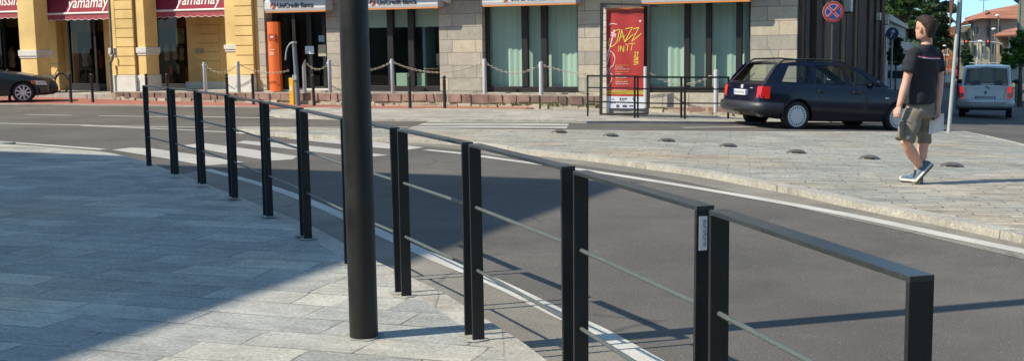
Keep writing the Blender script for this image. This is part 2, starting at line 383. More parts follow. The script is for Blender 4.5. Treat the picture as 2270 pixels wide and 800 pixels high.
# gutter between kerb and the painted edge line
wl = [(457, 376), (574, 408), (660, 437), (754, 477), (860, 525), (954, 568), (1100, 628), (1244, 698), (1325, 735), (1440, 800)]
WLn = [Vector((P.x, P.y)) for P in gw(wl)]; WLn.append(WLn[-1]+(WLn[-1]-WLn[-2])*2.5); WLn = dens(WLn, 4)
gl = [p for p in KO if p.y < 14.5 and p.y > -2]
gl2 = offset_line(WLn, -.05)
sheet('gutter', gl[:1]+[p for p in gl2]+offset_line(gl, 0)[::-1][:-1], .0025, GUT)
def line(name, pix, w, m_=None, off=.0055, sm=True):
    L = [Vector((P.x, P.y)) for P in gw(pix)]
    if sm and len(L) > 2: L = dens(L, 4)
    return sheet(name, strip_pts(L, w), off, m_ or WHITE, kind='structure')
sheet('edge_line', strip_pts(WLn, .13), .0055, WHITE)
line('edge_line', [(-60, 311), (0, 315), (110, 323), (228, 332)], .16)
line('edge_line', [(945, 333), (1025, 341), (1130, 356), (1244, 371), (1310, 380), (1400, 394), (1500, 410), (1700, 444), (1900, 481), (2100, 523), (2270, 558), (2420, 590)], .15)
line('centre_line', [(-60, 271), (0, 274), (180, 278), (300, 281), (460, 283)], .14)
line('centre_line', [(180, 279), (300, 284), (454, 291), (658, 304), (760, 312)], .14)
line('lane_dash', [(55, 254.5), (160, 256.5)], .12); line('lane_dash', [(217, 257), (392, 260)], .12)
line('lane_dash', [(410, 258.5), (600, 262)], .12); line('edge_line', [(450, 259.5), (620, 263), (752, 265.5), (830, 267), (945, 269)], .12)
line('edge_line', [(1275, 270.5), (1400, 271.5), (1660, 273)], .14); line('lane_dash', [(1513, 283.5), (1700, 281)], .14)
line('edge_line', [(590, 283), (752, 282.5), (905, 282)], .12)
def zebra(pix): return sheet('crossing_stripe', [(P.x, P.y) for P in gw(pix)], .0055, ZEBM)
zebra([(249, 333), (290, 328), (335, 329.5), (430, 343), (541, 360), (500, 365), (452, 368), (380, 354)])
zebra([(403, 323), (452, 318), (560, 332), (660, 347), (648, 354), (600, 357), (500, 341)])
zebra([(522, 317), (541, 312.5), (650, 320), (756, 331.5), (860, 345), (800, 350), (752, 343.5), (640, 331)])
zebra([(634, 308), (658, 304.5), (752, 309), (850, 317), (940, 327.5), (904, 333), (830, 328), (752, 320)])
zebra([(958, 267.2), (1262, 268.8), (1262, 273.4), (944, 271.8)]); zebra([(940, 273.8), (1261, 275.2), (1260, 279.6), (924, 278.4)]); zebra([(920, 280.4), (1258, 281.4), (1257, 285.6), (903, 284.6)])
# traffic island, low kerb and slabs
near_e = [(530, 287), (600, 294), (700, 300), (830, 306), (930, 309), (1010, 313), (1080, 320), (1150, 331), (1290, 345), (1421, 362), (1540, 378), (1643, 396), (1770, 420), (1890, 446), (2080, 482), (2270, 521), (2420, 552)]
far_e = [(2600, 420), (2420, 352), (2270, 319), (2200, 303), (2140, 291), (2060, 291), (2000, 292.5), (1800, 292), (1600, 291), (1400, 290), (1257, 288), (1100, 286.5), (905, 285), (752, 284.5), (600, 281), (530, 281)]
NE = [Vector((P.x, P.y)) for P in gw(near_e, .07)]; FE = [Vector((P.x, P.y)) for P in gw(far_e, .07)]
NE = dens(NE, 4)
outl = NE+FE
NE2 = offset_line(NE, .17)
sheet('kerb', NE+NE2[::-1], .07, KERB, skirt=.11)
FE2 = offset_line(FE, .14)
sheet('kerb', FE+FE2[::-1], .07, KERB, skirt=.11)
sheet('traffic_island', NE2+FE2, .071, ISL, skirt=.12)
ge = offset_line(NE, -.45); sheet('gutter', [p for p in NE if p.y < 22 and p.x > -2]+[p for p, q in zip(ge, NE) if q.y < 22 and q.x > -2][::-1], .0025, GUT)
# far pavement strip in front of the bank, red cycle strip
fk = [(585, 251), (620, 257), (700, 260), (830, 263.5), (1000, 265), (1300, 268.5), (1650, 270.5), (1960, 272)]
FKL = [Vector((P.x, P.y)) for P in gw(fk, .05)]
fb = [(2030, 236), (1765, 250), (1650, 248), (1300, 243), (1150, 242), (830, 240.5), (700, 238), (600, 244)]
FBL = [Vector((P.x, P.y)) for P in gw(fb, .05)]
i2 = offset_line(FKL, .16)
sheet('kerb', FKL+i2[::-1], .05, KERB, skirt=.14)
sheet('far_pavement', i2+FBL, .051, FARP, skirt=.12)
sheet('cycle_strip', [(P.x, P.y) for P in gw([(-60, 229), (100, 230.5), (300, 232), (600, 236.5), (830, 240.5), (1050, 242.5), (1150, 242.5), (1190, 238), (1000, 232), (600, 222), (300, 218), (-60, 212)], .03)], .03, REDP, skirt=.03)
sheet('kerb', strip_pts([(P.x, P.y) for P in gw([(-60, 229.5), (100, 231), (300, 232.5), (590, 236.5)], .035)], .16), .035, KERB, skirt=.04)
# ------------------------------------------------------------------ railings along the kerb
DARK = mat('anthracite_paint', (.016, .019, .018), .42, 0, .25, 4, 60, .06, spec=.45)
def dusty(name, base, dust, lo=.45, hi=.75, rough=.4, metal=0):
    mt, nt, p = new_mat(name); tc = nt.nodes.new('ShaderNodeTexCoord')
    n1 = N_(nt, 'ShaderNodeTexNoise', Scale=5.0, Detail=8.0, Roughness=.7); n2 = N_(nt, 'ShaderNodeTexNoise', Scale=120.0, Detail=2.0)
    nt.links.new(tc.outputs['Object'], n1.inputs['Vector']); nt.links.new(tc.outputs['Object'], n2.inputs['Vector'])
    a = ramp(nt, n1.outputs[0], [(lo, 0.), (hi, .7)]); b = ramp(nt, n2.outputs[0], [(.3, .8), (.7, 1.2)])
    x = mixc(nt, mixc(nt, base, dust, a.outputs[0]), b.outputs[0], 1., 'MULTIPLY'); nt.links.new(x, p.inputs['Base Color'])
    rr = ramp(nt, n1.outputs[0], [(.3, rough*.8), (.7, rough*1.3)]); nt.links.new(rr.outputs[0], p.inputs['Roughness']); p.inputs['Metallic'].default_value = metal
    bn = N_(nt, 'ShaderNodeBump', Strength=.12); bn.inputs['Distance'].default_value = .002; nt.links.new(n2.outputs[0], bn.inputs['Height']); nt.links.new(bn.outputs[0], p.inputs['Normal'])
    return mt
RAIL = dusty('rail_top_sky_sheen', (.026, .030, .030), (.075, .08, .07), .48, .8, .34)  # top bar colour greyed to imitate reflected sky, dust mixed over it
ROD = dusty('rod_paint', (.085, .10, .095), (.14, .15, .14), .5, .85, .42)
top_px = [(318, 188), (378, 194), (438, 201), (508, 211), (584, 225), (668, 241), (768, 262), (884, 284), (1044, 317), (1272, 373), (1577, 459), (2045, 612)]
TP = []
for x, y in top_px:
    dd = ray(x, y); t = (1.0-CAMH)/dd.z; P = CAMP+dd*t; TP.append(Vector((P.x, P.y, 0)))
rail_labels = ['railing frame in shade farthest from the camera, first of the row', 'second railing frame from the far end of the row, in building shade', 'third railing frame from the far end of the row, in building shade',
 'fourth railing frame from the far end of the row, before the zebra crossing stripes', 'fifth railing frame from the far end, in building shade', 'railing frame seen just left of the thick dark column', 'railing frame mostly hidden behind the thick dark column',
 'railing frame just right of the thick dark column', 'dark railing frame third from the near end of the row', 'railing frame second nearest, with a white maker sticker on its post', 'nearest and largest dark railing frame at lower right']
RAILP = dusty('rail_post_shaded', (.010, .011, .011), (.04, .04, .036), .52, .85, .5)  # same railing paint darkened to imitate shade on the posts, plus dust
MORT = mat('mortar_collar', (.33, .32, .28), .95, var=.3, scale=14, fine=90, bump=.5)
W_, T_ = .062, .014
for i in range(11):
    a, b = TP[i], TP[i+1]; d = (b-a).normalized(); L = (b-a).length
    a2 = a+d*.05; b2 = b-d*(.05 if i < 10 else 0); L = (b2-a2).length
    t = tag(empty('railing', a2, math.atan2(d.y, d.x)), rail_labels[i], 'railing', 'dark steel railing frames along the kerb')
    rt = random.Random(i+40); t.rotation_euler.x = R(rt.uniform(-.45, .45)); t.rotation_euler.y = R(rt.uniform(-.12, .12)); t.location.z = rt.uniform(-.004, .003)
    MB().box(0, L, -W_/2, W_/2, 1-T_, 1).build('top_bar', RAIL, t, bevel=.0012)
    MB().box(0, T_, -W_/2, W_/2, 0, 1-T_).build('post', RAILP, t, bevel=.0012); MB().box(L-T_, L, -W_/2, W_/2, 0, 1-T_).build('post', RAILP, t, bevel=.0012)
    for zz in (.36, .68): MB().tube([(T_-.004, 0, zz), (L-T_+.004, 0, zz)], .0085, 12).build('rod', ROD, t, smooth=40)
    rp = random.Random(i)
    for xx in (T_/2, L-T_/2):
        MB().prism([(xx+rp.uniform(.03, .075)*math.cos(a), rp.uniform(.045, .085)*math.sin(a), .0015) for a in [2*math.pi*q/11 for q in range(11)]], (0, 0, .0025)).build('mortar_patch', MORT, t)
    if i == 9:
        # sticker on the wide face of the near post, facing the camera
        s = MB(); s.box(L+.0005, L+.0012, -.022, .006, .86, .968); st = s.build('sticker', mat('sticker_white', (.75, .78, .78), .5, var=.1), t)
        m_ = MB(); text_into(m_, 'euroform', .022, Matrix.Translation((L+.0013, -.0075, .914)) @ Matrix(((0, 0, 1, 0), (0, 1, 0, 0), (-1, 0, 0, 0), (0, 0, 0, 1))) @ Matrix.Identity(4), .0002)
        m_.build('lettering', mat('ink', (.01, .01, .015), .5, var=0), st)
# ------------------------------------------------------------------ thick dark column on the pavement
cp = G(807, 745, flat=0.0)
cb = MB(); cb.lathe([(.073, -.02), (.0735, 0), (.0735, 2.2), (.071, 4.0), (.066, 7.0), (.02, 7.02)], 40, cp)
colm = tag(cb.build('lamp_column', dusty('column_paint', (.008, .008, .007), (.026, .024, .02), .45, .8, .5), smooth=40), 'thick dark cylindrical metal column standing on the sunlit slabs', 'column')
tag(MB(Matrix.Translation(cp)).prism([(.098*math.cos(a)*(1+.12*math.sin(3*a)), .095*math.sin(a)*(1+.1*math.cos(5*a)), .001) for a in [2*math.pi*q/24 for q in range(24)]], (0, 0, .003)).build('mortar_collar', MORT, None), None, None); bpy.data.objects['mortar_collar'].parent = colm
# ------------------------------------------------------------------ facades beyond the road
P0 = G(1000, 238, 0); Q0 = P0 + FN*.5
def fpl(x, y, v=0.0, org=None):
    o_ = (org or Q0)+FN*v; d = ray(x, y); t = (o_-CAMP).dot(FN)/d.dot(FN); return CAMP+d*t
CC = fpl(1765, 200); CC = Vector((CC.x, CC.y, 0)); FA = math.atan2(FU.y, FU.x)
def fu(x, y=150, v=0.0): return (fpl(x, y, v)-CC).dot(FU)
def fz(x, y, v=0.0): return fpl(x, y, v).z
def stone_mat(name, c1, c2, c3, bw, rh, mortar=(.12, .11, .1), ms=.008, sq=1.4, axis='xz', bump=.5):
    mt, nt, p = new_mat(name); tc = nt.nodes.new('ShaderNodeTexCoord'); sx = nt.nodes.new('ShaderNodeSeparateXYZ'); cx = nt.nodes.new('ShaderNodeCombineXYZ')
    nt.links.new(tc.outputs['Object'], sx.inputs[0]); ad = N_(nt, 'ShaderNodeMath', operation='ADD'); nt.links.new(sx.outputs[0], ad.inputs[0]); nt.links.new(sx.outputs[1], ad.inputs[1])
    nt.links.new(ad.outputs[0], cx.inputs[0]); nt.links.new(sx.outputs[2], cx.inputs[1])
    br = nt.nodes.new('ShaderNodeTexBrick'); br.offset = .43; br.squash = sq; br.squash_frequency = 2
    br.inputs['Color1'].default_value = (0, 0, 0, 1); br.inputs['Color2'].default_value = (1, 1, 1, 1); br.inputs['Mortar'].default_value = (.5, .5, .5, 1)
    br.inputs['Scale'].default_value = 1; br.inputs['Mortar Size'].default_value = ms; br.inputs['Brick Width'].default_value = bw; br.inputs['Row Height'].default_value = rh
    nt.links.new(cx.outputs[0], br.inputs['Vector']); tone = ramp(nt, br.outputs['Color'], [(0, c1), (.5, c2), (1, c3)])
    n1 = N_(nt, 'ShaderNodeTexNoise', Scale=4.0, Detail=6.0, Roughness=.7); n2 = N_(nt, 'ShaderNodeTexNoise', Scale=40.0, Detail=3.0)
    nt.links.new(tc.outputs['Object'], n1.inputs['Vector']); nt.links.new(tc.outputs['Object'], n2.inputs['Vector'])
    a = ramp(nt, n1.outputs[0], [(.3, .82), (.7, 1.15)]); b = ramp(nt, n2.outputs[0], [(.3, .85), (.7, 1.15)])
    x = mixc(nt, mixc(nt, tone.outputs[0], a.outputs[0], 1., 'MULTIPLY'), b.outputs[0], 1., 'MULTIPLY'); x = mixc(nt, x, mortar, br.outputs['Fac'])
    nt.links.new(x, p.inputs['Base Color']); p.inputs['Roughness'].default_value = .85
    hb = N_(nt, 'ShaderNodeMath', operation='MULTIPLY_ADD'); nt.links.new(br.outputs['Fac'], hb.inputs[0]); hb.inputs[1].default_value = -1.; nt.links.new(n1.outputs[0], hb.inputs[2])
    bn = N_(nt, 'ShaderNodeBump', Strength=bump); bn.inputs['Distance'].default_value = .012; nt.links.new(hb.outputs[0], bn.inputs['Height']); nt.links.new(bn.outputs[0], p.inputs['Normal'])
    return mt
STONE = stone_mat('trachyte_blocks', (.33, .31, .265), (.415, .38, .32), (.53, .46, .34), .74, .36, mortar=(.19, .17, .145))
BLACKM = mat('black_window_frame', (.018, .017, .018), .45, var=.2)
PLAST = mat('yellow_plaster', (.76, .545, .215), .9, var=.16, scale=1.2, fine=25, bump=.15)
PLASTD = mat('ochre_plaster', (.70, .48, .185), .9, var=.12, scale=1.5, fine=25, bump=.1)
TRIM = mat('white_plinth', (.66, .64, .58), .8, var=.10, scale=3)
GLS = glass_mat('shop_glass', (.90, .93, .92), .025, gr=.3); AGL = glass_mat('arcade_glass', (.80, .76, .68), .02, gr=.10)
CURT = mat('green_curtain', (.40, .58, .48), .9, var=.05, scale=1)
def curtain_mat():
    mt, nt, p = new_mat('curtain_fold_shading'); tc = nt.nodes.new('ShaderNodeTexCoord'); wv = N_(nt, 'ShaderNodeTexWave', Scale=9.0, Distortion=1.5); wv.bands_direction = 'X'
    nt.links.new(tc.outputs['Object'], wv.inputs['Vector']); r_ = ramp(nt, wv.outputs[0], [(0, (.50, .67, .58)), (1, (.60, .76, .67))]); nt.links.new(r_.outputs[0], p.inputs['Base Color'])  # fold shading put into the colour as paler and darker bands
    p.inputs['Roughness'].default_value = .9; return mt
CURT = curtain_mat()
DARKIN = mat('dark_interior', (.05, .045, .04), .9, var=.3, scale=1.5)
ZT = 9.0
bank = tag(empty('bank_building', CC, FA), 'stone faced bank building on the street corner with dark framed windows', 'building')
zl = fz(1000, 205)                    # top of the ledge
yl = 0.0
# openings of the bank front: (left px, right px, sill px y)
def U(x): return fu(x)
uL = U(576)
ops = [(U(590), U(726), 201), (U(790), U(975), 204), (U(1070), U(1282), 206), (U(1422), U(1663), 206)]
sill = [fz(660, 201), fz(900, 204), fz(1180, 206), fz(1540, 207)]
zbot = -1.2
# solid wall: piers, wall below and wall above with upper windows
xs_ = [uL]
zh = 2.75
hol = [[(a, s), (b, s), (b, zh), (a, zh)] for (a, b, _), s in zip(ops, sill)]
up = []
for k, (a, b, _) in enumerate(ops):
    c = (a+b)/2; up.append([(c-.6, 4.6), (c+.6, 4.6), (c+.6, 6.4), (c-.6, 6.4)])
MB().holes([(uL, zbot), (0, zbot), (0, ZT), (uL, ZT)], hol+up, lambda u, z: (u, 0, z), (0, .42, 0)).build('wall', STONE, bank)
# side wall along the receding street
SD = Vector((.365, .931, 0)); sdl = Vector((SD.dot(FU), SD.dot(FN), 0)); SDL = 34.0
mb = MB(); mb.prism([(uL, .9, ZT), (0, .0, ZT), tuple(sdl*SDL+Vector((0, 0, ZT))), (uL, SDL*sdl.y, ZT)], (0, 0, .15)); mb.build('roof', mat('bank_roof', (.2, .15, .12), .9), bank)
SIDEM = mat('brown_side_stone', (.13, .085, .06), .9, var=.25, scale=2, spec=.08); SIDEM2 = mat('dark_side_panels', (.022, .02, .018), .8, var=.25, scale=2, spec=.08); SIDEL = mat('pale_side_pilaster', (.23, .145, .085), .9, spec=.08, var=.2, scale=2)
nrm = Vector((sdl.y, -sdl.x, 0))
def side_u(x):
    d = ray(x, 100); d2 = Vector((d.x, d.y)); # solve CC + SD*t = k*d
    det = SD.x*d2.y-SD.y*d2.x; return (-CC.x*d2.y+CC.y*d2.x)/det
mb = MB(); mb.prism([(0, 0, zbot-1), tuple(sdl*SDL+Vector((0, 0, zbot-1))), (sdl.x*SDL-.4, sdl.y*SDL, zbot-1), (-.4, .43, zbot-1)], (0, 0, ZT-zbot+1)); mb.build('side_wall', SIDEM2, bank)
def sbox(x0, x1, out, z0, z1, name, m_):
    t0, t1 = side_u(x0), side_u(x1); a = sdl*t0; b = sdl*t1; mb = MB()
    mb.prism([(a.x, a.y, z0), (b.x, b.y, z0), (b.x+nrm.x*out, b.y+nrm.y*out, z0), (a.x+nrm.x*out, a.y+nrm.y*out, z0)], (0, 0, z1-z0)); return mb.build(name, m_, bank)
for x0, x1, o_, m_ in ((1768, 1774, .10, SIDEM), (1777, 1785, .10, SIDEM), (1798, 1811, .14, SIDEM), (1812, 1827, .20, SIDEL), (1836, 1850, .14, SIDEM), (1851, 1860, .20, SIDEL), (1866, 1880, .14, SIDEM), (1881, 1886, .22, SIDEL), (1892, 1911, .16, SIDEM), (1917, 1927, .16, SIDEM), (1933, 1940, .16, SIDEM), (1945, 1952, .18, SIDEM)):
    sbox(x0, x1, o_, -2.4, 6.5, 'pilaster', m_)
sbox(1767, 1960, .5, 3.3, 3.7, 'cornice', SIDEM); sbox(1767, 1962, .9, 6.5, 6.9, 'cornice', SIDEM)
# rear corner drainpipe seen bright against the dark side
tt = side_u(1962.5); pp = sdl*tt+nrm*.1; MB().tube([(pp.x, pp.y, -3), (pp.x, pp.y, 2.2)], .06, 10).build('drainpipe', TRIM, bank, smooth=40)
# balcony slab whose underside shades the top of the shop front
MB().box(U(600), .0, -.84, -.002, 3.08, 3.3).build('balcony_slab', STONE, bank, bevel=.01)
MB().box(uL-.0, .12, -.10, -.003, 3.35, 3.5).build('string_course', STONE, bank)
# frames, glass, curtains, interior
def window(k, frame_px, mull_px, sillz, ztop=2.7, curtain=True, fw=.09):
    a, b = ops[k][0], ops[k][1]
    mb = MB(); F0, F1 = .20, .32
    mb.box(a+.003, b-.003, F0, F1, sillz+.002, sillz+.16); mb.box(a+.003, b-.003, F0, F1, ztop-.18, ztop+.04)
    mb.box(a+.003, a+.003+fw, F0-.004, F1, sillz+.162, ztop-.182); mb.box(b-.003-fw, b-.003, F0-.004, F1, sillz+.162, ztop-.182)
    for l, r in mull_px: mb.box(U(l)+.0, U(r), F0-.02, F1, sillz+.162, ztop-.182)
    w = mb.build('window', BLACKM, bank, bevel=.004)
    MB().box(a+.02, b-.02, .25, .256, sillz+.165, ztop-.185).build('pane', GLS, w)
    if curtain:
        c = MB(); n = 60; top = []; ff = [(a-.2+(b-a+.4)*i/n, .47+.018*math.sin(i*1.9)+.01*math.sin(i*.7)) for i in range(n+1)]
        for i in range(n): c.poly([(ff[i][0], ff[i][1], sillz+.1), (ff[i+1][0], ff[i+1][1], sillz+.1), (ff[i+1][0], ff[i+1][1], ztop), (ff[i][0], ff[i][1], ztop)])
        bmesh.ops.remove_doubles(c.bm, verts=c.bm.verts, dist=1e-5); c.build('curtain', CURT, w, smooth=60)
    return w
window(2, None, [(1151, 1164), (1194, 1207)], sill[2]); window(3, None, [(1512, 1524), (1560, 1572), (1627, 1640)], sill[3])
w2 = window(1, None, [(853, 866), (899, 912)], sill[1], curtain=False)
a, b = ops[1][0], ops[1][1]
MB().box(a, b, .45, .47, fz(900, 61, .45), 2.7).build('blind', CURT, w2)
# rooms behind: closed dark box
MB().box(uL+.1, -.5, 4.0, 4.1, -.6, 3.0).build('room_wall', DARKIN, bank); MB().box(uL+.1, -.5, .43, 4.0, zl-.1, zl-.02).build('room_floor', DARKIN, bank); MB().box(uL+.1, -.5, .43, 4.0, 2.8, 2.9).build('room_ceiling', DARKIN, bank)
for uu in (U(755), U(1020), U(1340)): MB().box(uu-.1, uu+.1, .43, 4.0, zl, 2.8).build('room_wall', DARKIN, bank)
CAB = mat('pale_green_cabinet', (.42, .60, .48), .5, var=.05)
def iv(x, y, v): p = fpl(x, y, v)-CC; return p.dot(FU), p.z
for x0, x1, y0 in ((870, 902, 163), (916, 942, 163)):
    u0, z1 = iv(x0, y0, .7); u1, _ = iv(x1, y0, .7)
    tag(MB().box(u0, u1, .7, 1.2, sill[1]+.02, z1).build('cabinet', CAB, None, bevel=.01), 'pale green office cabinet low behind the bank window, '+('left one' if x0 < 900 else 'right one beside the desk'), 'cabinet', 'cabinets behind the bank window').matrix_world = bank.matrix_world if False else Matrix.Translation(CC) @ Matrix.Rotation(FA, 4, 'Z')
LM = Matrix.Translation(CC) @ Matrix.Rotation(FA, 4, 'Z')
u0, _ = iv(937, 100, .8); u1, _ = iv(943, 100, .8); MB().box(u0, u1, .8, 1.4, sill[1], 2.8).build('room_column', mat('teal_column', (.20, .38, .42), .6, var=.05), bank)
dk = tag(empty('desk', CC, FA), 'small wooden office desk behind the right pane of the bank window', 'desk'); u0, z1 = iv(945, 151, .9); u1, _ = iv(974, 151, .9)
MB().box(u0, u1+.3, .75, 1.4, z1-.04, z1).build('desk_top', mat('light_wood', (.55, .38, .16), .5), dk, bevel=.005)
for uu in (u0+.05, u1+.2): MB().box(uu, uu+.04, .8, 1.35, sill[1], z1-.042).build('leg', BLACKM, dk)
mn = tag(empty('computer_monitor', CC, FA), 'beige computer monitor standing on the desk in the bank window', 'monitor'); u2, z2 = iv(966, 118, .95)
MB().box(u2, u2+.30, .95, 1.25, z1+.06, z1+.42).build('case', mat('beige_plastic', (.55, .47, .33), .5, var=.05), mn, bevel=.02); MB().box(u2+.06, u2+.24, 1.0, 1.2, z1+.001, z1+.058).build('stand', mat('beige_plastic2', (.5, .43, .3), .5, var=.05), mn)
# bank door with papers
d0, d1 = ops[0][0], ops[0][1]; sd = sill[0]
drm = MB(); F0 = .45
drm.box(d0+.003, d1-.003, F0, F0+.1, 2.30, 2.75)
for l, r in ((592, 600), (634, 640), (666, 676), (701, 707), (720, 726)): drm.box(U(l)-.02, U(r)+.0, F0-.03, F0+.08, sd+.1, 2.298)
drm.box(d0+.003, d1-.003, F0, F0+.08, sd+.001, sd+.098); door = drm.build('door', BLACKM, bank, bevel=.004)
MB().box(d0+.02, d1-.02, F0+.03, F0+.036, sd+.1, 2.3).build('pane', GLS, door)
MB().box(d0+.6, d1-.003, F0-.12, F0-.03, sd+.002, sd+.05).build('threshold', mat('bright_metal', (.75, .75, .72), .35, .3, var=.05), door)
for x0, y0, x1, y1, c in ((676, 103, 696, 120, (.62, .74, .80)), (706, 79, 719, 93, (.22, .40, .50)), (705, 100, 723, 125, (.40, .40, .30))):
    p0 = iv(x0, y0, F0-.034); p1 = iv(x1, y1, F0-.034); pn = MB().box(p0[0], p1[0], F0-.036, F0-.032, p1[1], p0[1]).build('notice', mat('notice_paper', c, .6, var=.15, scale=12), door)
for uu in (d0-.0, d1): pass

# lit signs with name and round mark
SIGNW = mat('sign_white', (.58, .58, .60), .5, var=.06); ORG = mat('sign_orange', (.72, .27, .07), .5, var=.05); INK = mat('sign_ink', (.02, .02, .025), .5, var=0); SRED = mat('sign_red', (.42, .06, .04), .5, var=0)
def sign(x0, y0, x1, y1, tx, label, ty):
    v = -.42
    p0 = fpl(x0, y0, v)-CC; p1 = fpl(x1, y1, v)-CC; ua, ub = p0.dot(FU), p1.dot(FU); zb = (p0.z+p1.z)/2
    s = tag(empty('shop_sign', LM @ Vector((ua, v, zb)), FA), label, 'sign', 'light box signs over the bank openings'); Lg = ub-ua
    mb = MB(); prof = [(.0, .0), (-.02, .08), (0, .30), (.05, .34), (.38, .34), (.38, 0)]
    mb.prism([(0, y, z) for y, z in prof], (Lg, 0, 0)); mb.build('light_box', SIGNW, s, bevel=.006)
    MB().box(.01, Lg-.01, .0, .36, -.035, -.002).build('underside', ORG, s)
    MB().box(Lg*.2, Lg*.2+.05, .382, .418, .1, .2).build('bracket', BLACKM, s); MB().box(Lg*.8, Lg*.8+.05, .382, .418, .1, .2).build('bracket', BLACKM, s)
    q = (fpl(tx, ty, v)-CC); cx = q.dot(FU)-ua; 
    mk = MB(); mk.lathe([(.095, 0), (.095, .008)], 24, (cx, -.0265, .165), 'y'); r = mk.build('round_mark', SRED, s)
    MB(Matrix.Translation((cx, -.028, .165)) @ Matrix.Rotation(R(35), 4, 'Y')).box(-.018, .018, -.004, .004, -.09, .09).build('slash', SIGNW, r)
    tm = MB(); text_into(tm, 'UniCredit Banca', .205, Matrix.Translation((cx+.15, -.026, .10)) @ Matrix.Rotation(R(90-4), 4, 'X'), .004, 'LEFT', .93, off=.003); tm.build('lettering', INK, s)
    return s
sign(587, 27, 722, 23, 606, 'white and orange bank light box over the dark entrance door', 18)
sign(800, 22, 971, 14, 827, 'bank light box sign just right of the thick dark column', 10)
sign(1069, 12, 1277, 8, 1120, 'bank light box over the window between the two wide stone piers', -2)
sign(1422, 6, 1663, 2, 1480, 'bank light box over the window right of the red banner', -10)
# camera-like lamp and air conditioners
def ac(loc, rz, label, s=1.0):
    t = tag(empty('air_conditioner', loc, rz), label, 'air conditioner', 'air conditioning boxes on the bank side wall')
    MB().box(-.42*s, .42*s, -.32*s, 0, 0, .55*s).build('case', mat('ac_white', (.80, .74, .60), .5, var=.08), t, bevel=.02)
    for k in range(5): MB().box(-.30*s, .30*s, -.325*s, -.32*s, .12*s+k*.07*s, .14*s+k*.07*s).build('grille', BLACKM, t)
    MB().bar((-.3*s, 0, -.03), (-.3*s, -.3*s, -.03), .03, .03).build('bracket', BLACKM, t); MB().bar((.3*s, 0, -.03), (.3*s, -.3*s, -.03), .03, .03).build('bracket', BLACKM, t)
    return t
SA = math.atan2(SD.y, SD.x)
for x, y, s, lb in ((1862, 27, .75, 'white air conditioner beside the round no stopping sign'), (1937, 46, .62, 'white air conditioner high near the far end of the dark wall'), (1957, 54, .6, 'smallest air conditioner at the far corner of the dark wall')):
    t0 = side_u(x-6); p = CC+SD*t0+Vector((SD.y, -SD.x, 0))*.2; d = ray(x, y); k = p.y/d.y; ac(Vector((p.x, p.y, CAMH+d.z*k)), SA, lb, s)
p = LM @ Vector((U(994), -.02, fz(994, 4, -.2)))
t = tag(empty('security_camera', p, FA), 'small pale camera hanging under the slab over the stone pier', 'camera'); MB().tube([(-.16, -.1, .1), (.2, -.22, .0)], .055, 12).build('housing', mat('cam_white', (.6, .6, .55), .5, var=.05), t, smooth=40); MB().bar((0, -.14, .1), (0, -.02, .28), .03, .03).build('bracket', BLACKM, t)
# ------------------------------------------------------------------ ledge with porphyry blocks, white top
PORPH = stone_mat('porphyry_blocks', (.27, .16, .125), (.30, .19, .15), (.38, .29, .23), .46, .30, (.42, .36, .27), .03, 1.2)
ledge = tag(empty('retaining_wall', CC, FA), 'low ledge wall of reddish stone blocks under the shop fronts', 'wall')
ua, ub = fu(255, 210, -.5), fu(1335, 210, -.5)
def gz(u, v): P = LM @ Vector((u, v, 0)); return road(P.x, P.y)
def ztop(u):
    return zl + (fz(300, 204, -.5)-zl)*max(0, min(1, (fu(1000)-u)/8.)) + (fz(1300, 212, -.5)-zl)*max(0, min(1, (u-fu(1000))/3.5))
mb = MB(); n = 60
for i in range(n):
    u0, u1 = ua+(ub-ua)*i/n, ua+(ub-ua)*(i+1)/n; z0, z1 = ztop(u0), ztop(u1)
    mb.poly([(u0, -.5, -1.4), (u1, -.5, -1.4), (u1, -.5, z1-.0), (u0, -.5, z0-.0)])
mb.poly([(ua, -.5, -1.4), (ua, -.5, ztop(ua)), (ua-1.6, -.5, ztop(ua)-.42), (ua-1.6, -.5, -1.4)])
mb.build('mortar_face', mat('old_mortar', (.40, .345, .26), .95, var=.25, scale=8, fine=60, bump=.5), ledge)
mb = MB(); rb = random.Random(9); u = ua+.02
while u < ub-.1:
    wd = rb.uniform(.20, .52); z1 = ztop(u+wd/2)-.012; z0 = z1-rb.uniform(.19, .26); du_ = rb.uniform(.015, .05)
    j = lambda: rb.uniform(-.018, .018)
    mb.prism([(u+j(), -.505, z0+j()), (u+wd+j(), -.505, z0+j()), (u+wd+j(), -.505, z1), (u+j(), -.505, z1)], (0, -du_, 0)); u += wd+rb.uniform(.02, .06)
mb.build('stone_blocks', mat('porphyry', (.245, .165, .135), .9, var=.45, scale=2.2, fine=45, bump=.6), ledge, bevel=.008)
mb = MB()
for i in range(n):
    u0, u1 = ua+(ub-ua)*i/n, ua+(ub-ua)*(i+1)/n; z0, z1 = ztop(u0), ztop(u1)
    mb.poly([(u0, -.5, z0), (u1, -.5, z1), (u1, 3.5, z1), (u0, 3.5, z0)])
mb.poly([(ua, -.5, ztop(ua)), (ua, 4.5, ztop(ua)), (ua-1.6, 4.5, ztop(ua)-.42), (ua-1.6, -.5, ztop(ua)-.42)])
mb.build('ledge_top', FARP, ledge)
# rubble foot of the wall: rough dusty footing stones
mb = MB(); rnd = random.Random(3)
u = ua
while u < U(1660):
    wd = rnd.uniform(.18, .5); P = LM @ Vector((u, -.5, 0)); z0 = road(P.x, P.y)
    mb.prism([(u, -.5-rnd.uniform(.04, .12), z0-.1), (u+wd*.96, -.5-rnd.uniform(.04, .12), z0-.1), (u+wd*.96, -.45, z0-.1), (u, -.45, z0-.1)], (0, 0, rnd.uniform(.16, .24))); u += wd
mb.build('footing', stone_mat('rubble', (.30, .25, .19), (.40, .35, .27), (.52, .47, .37), .3, .2, (.45, .40, .3), .02), ledge)
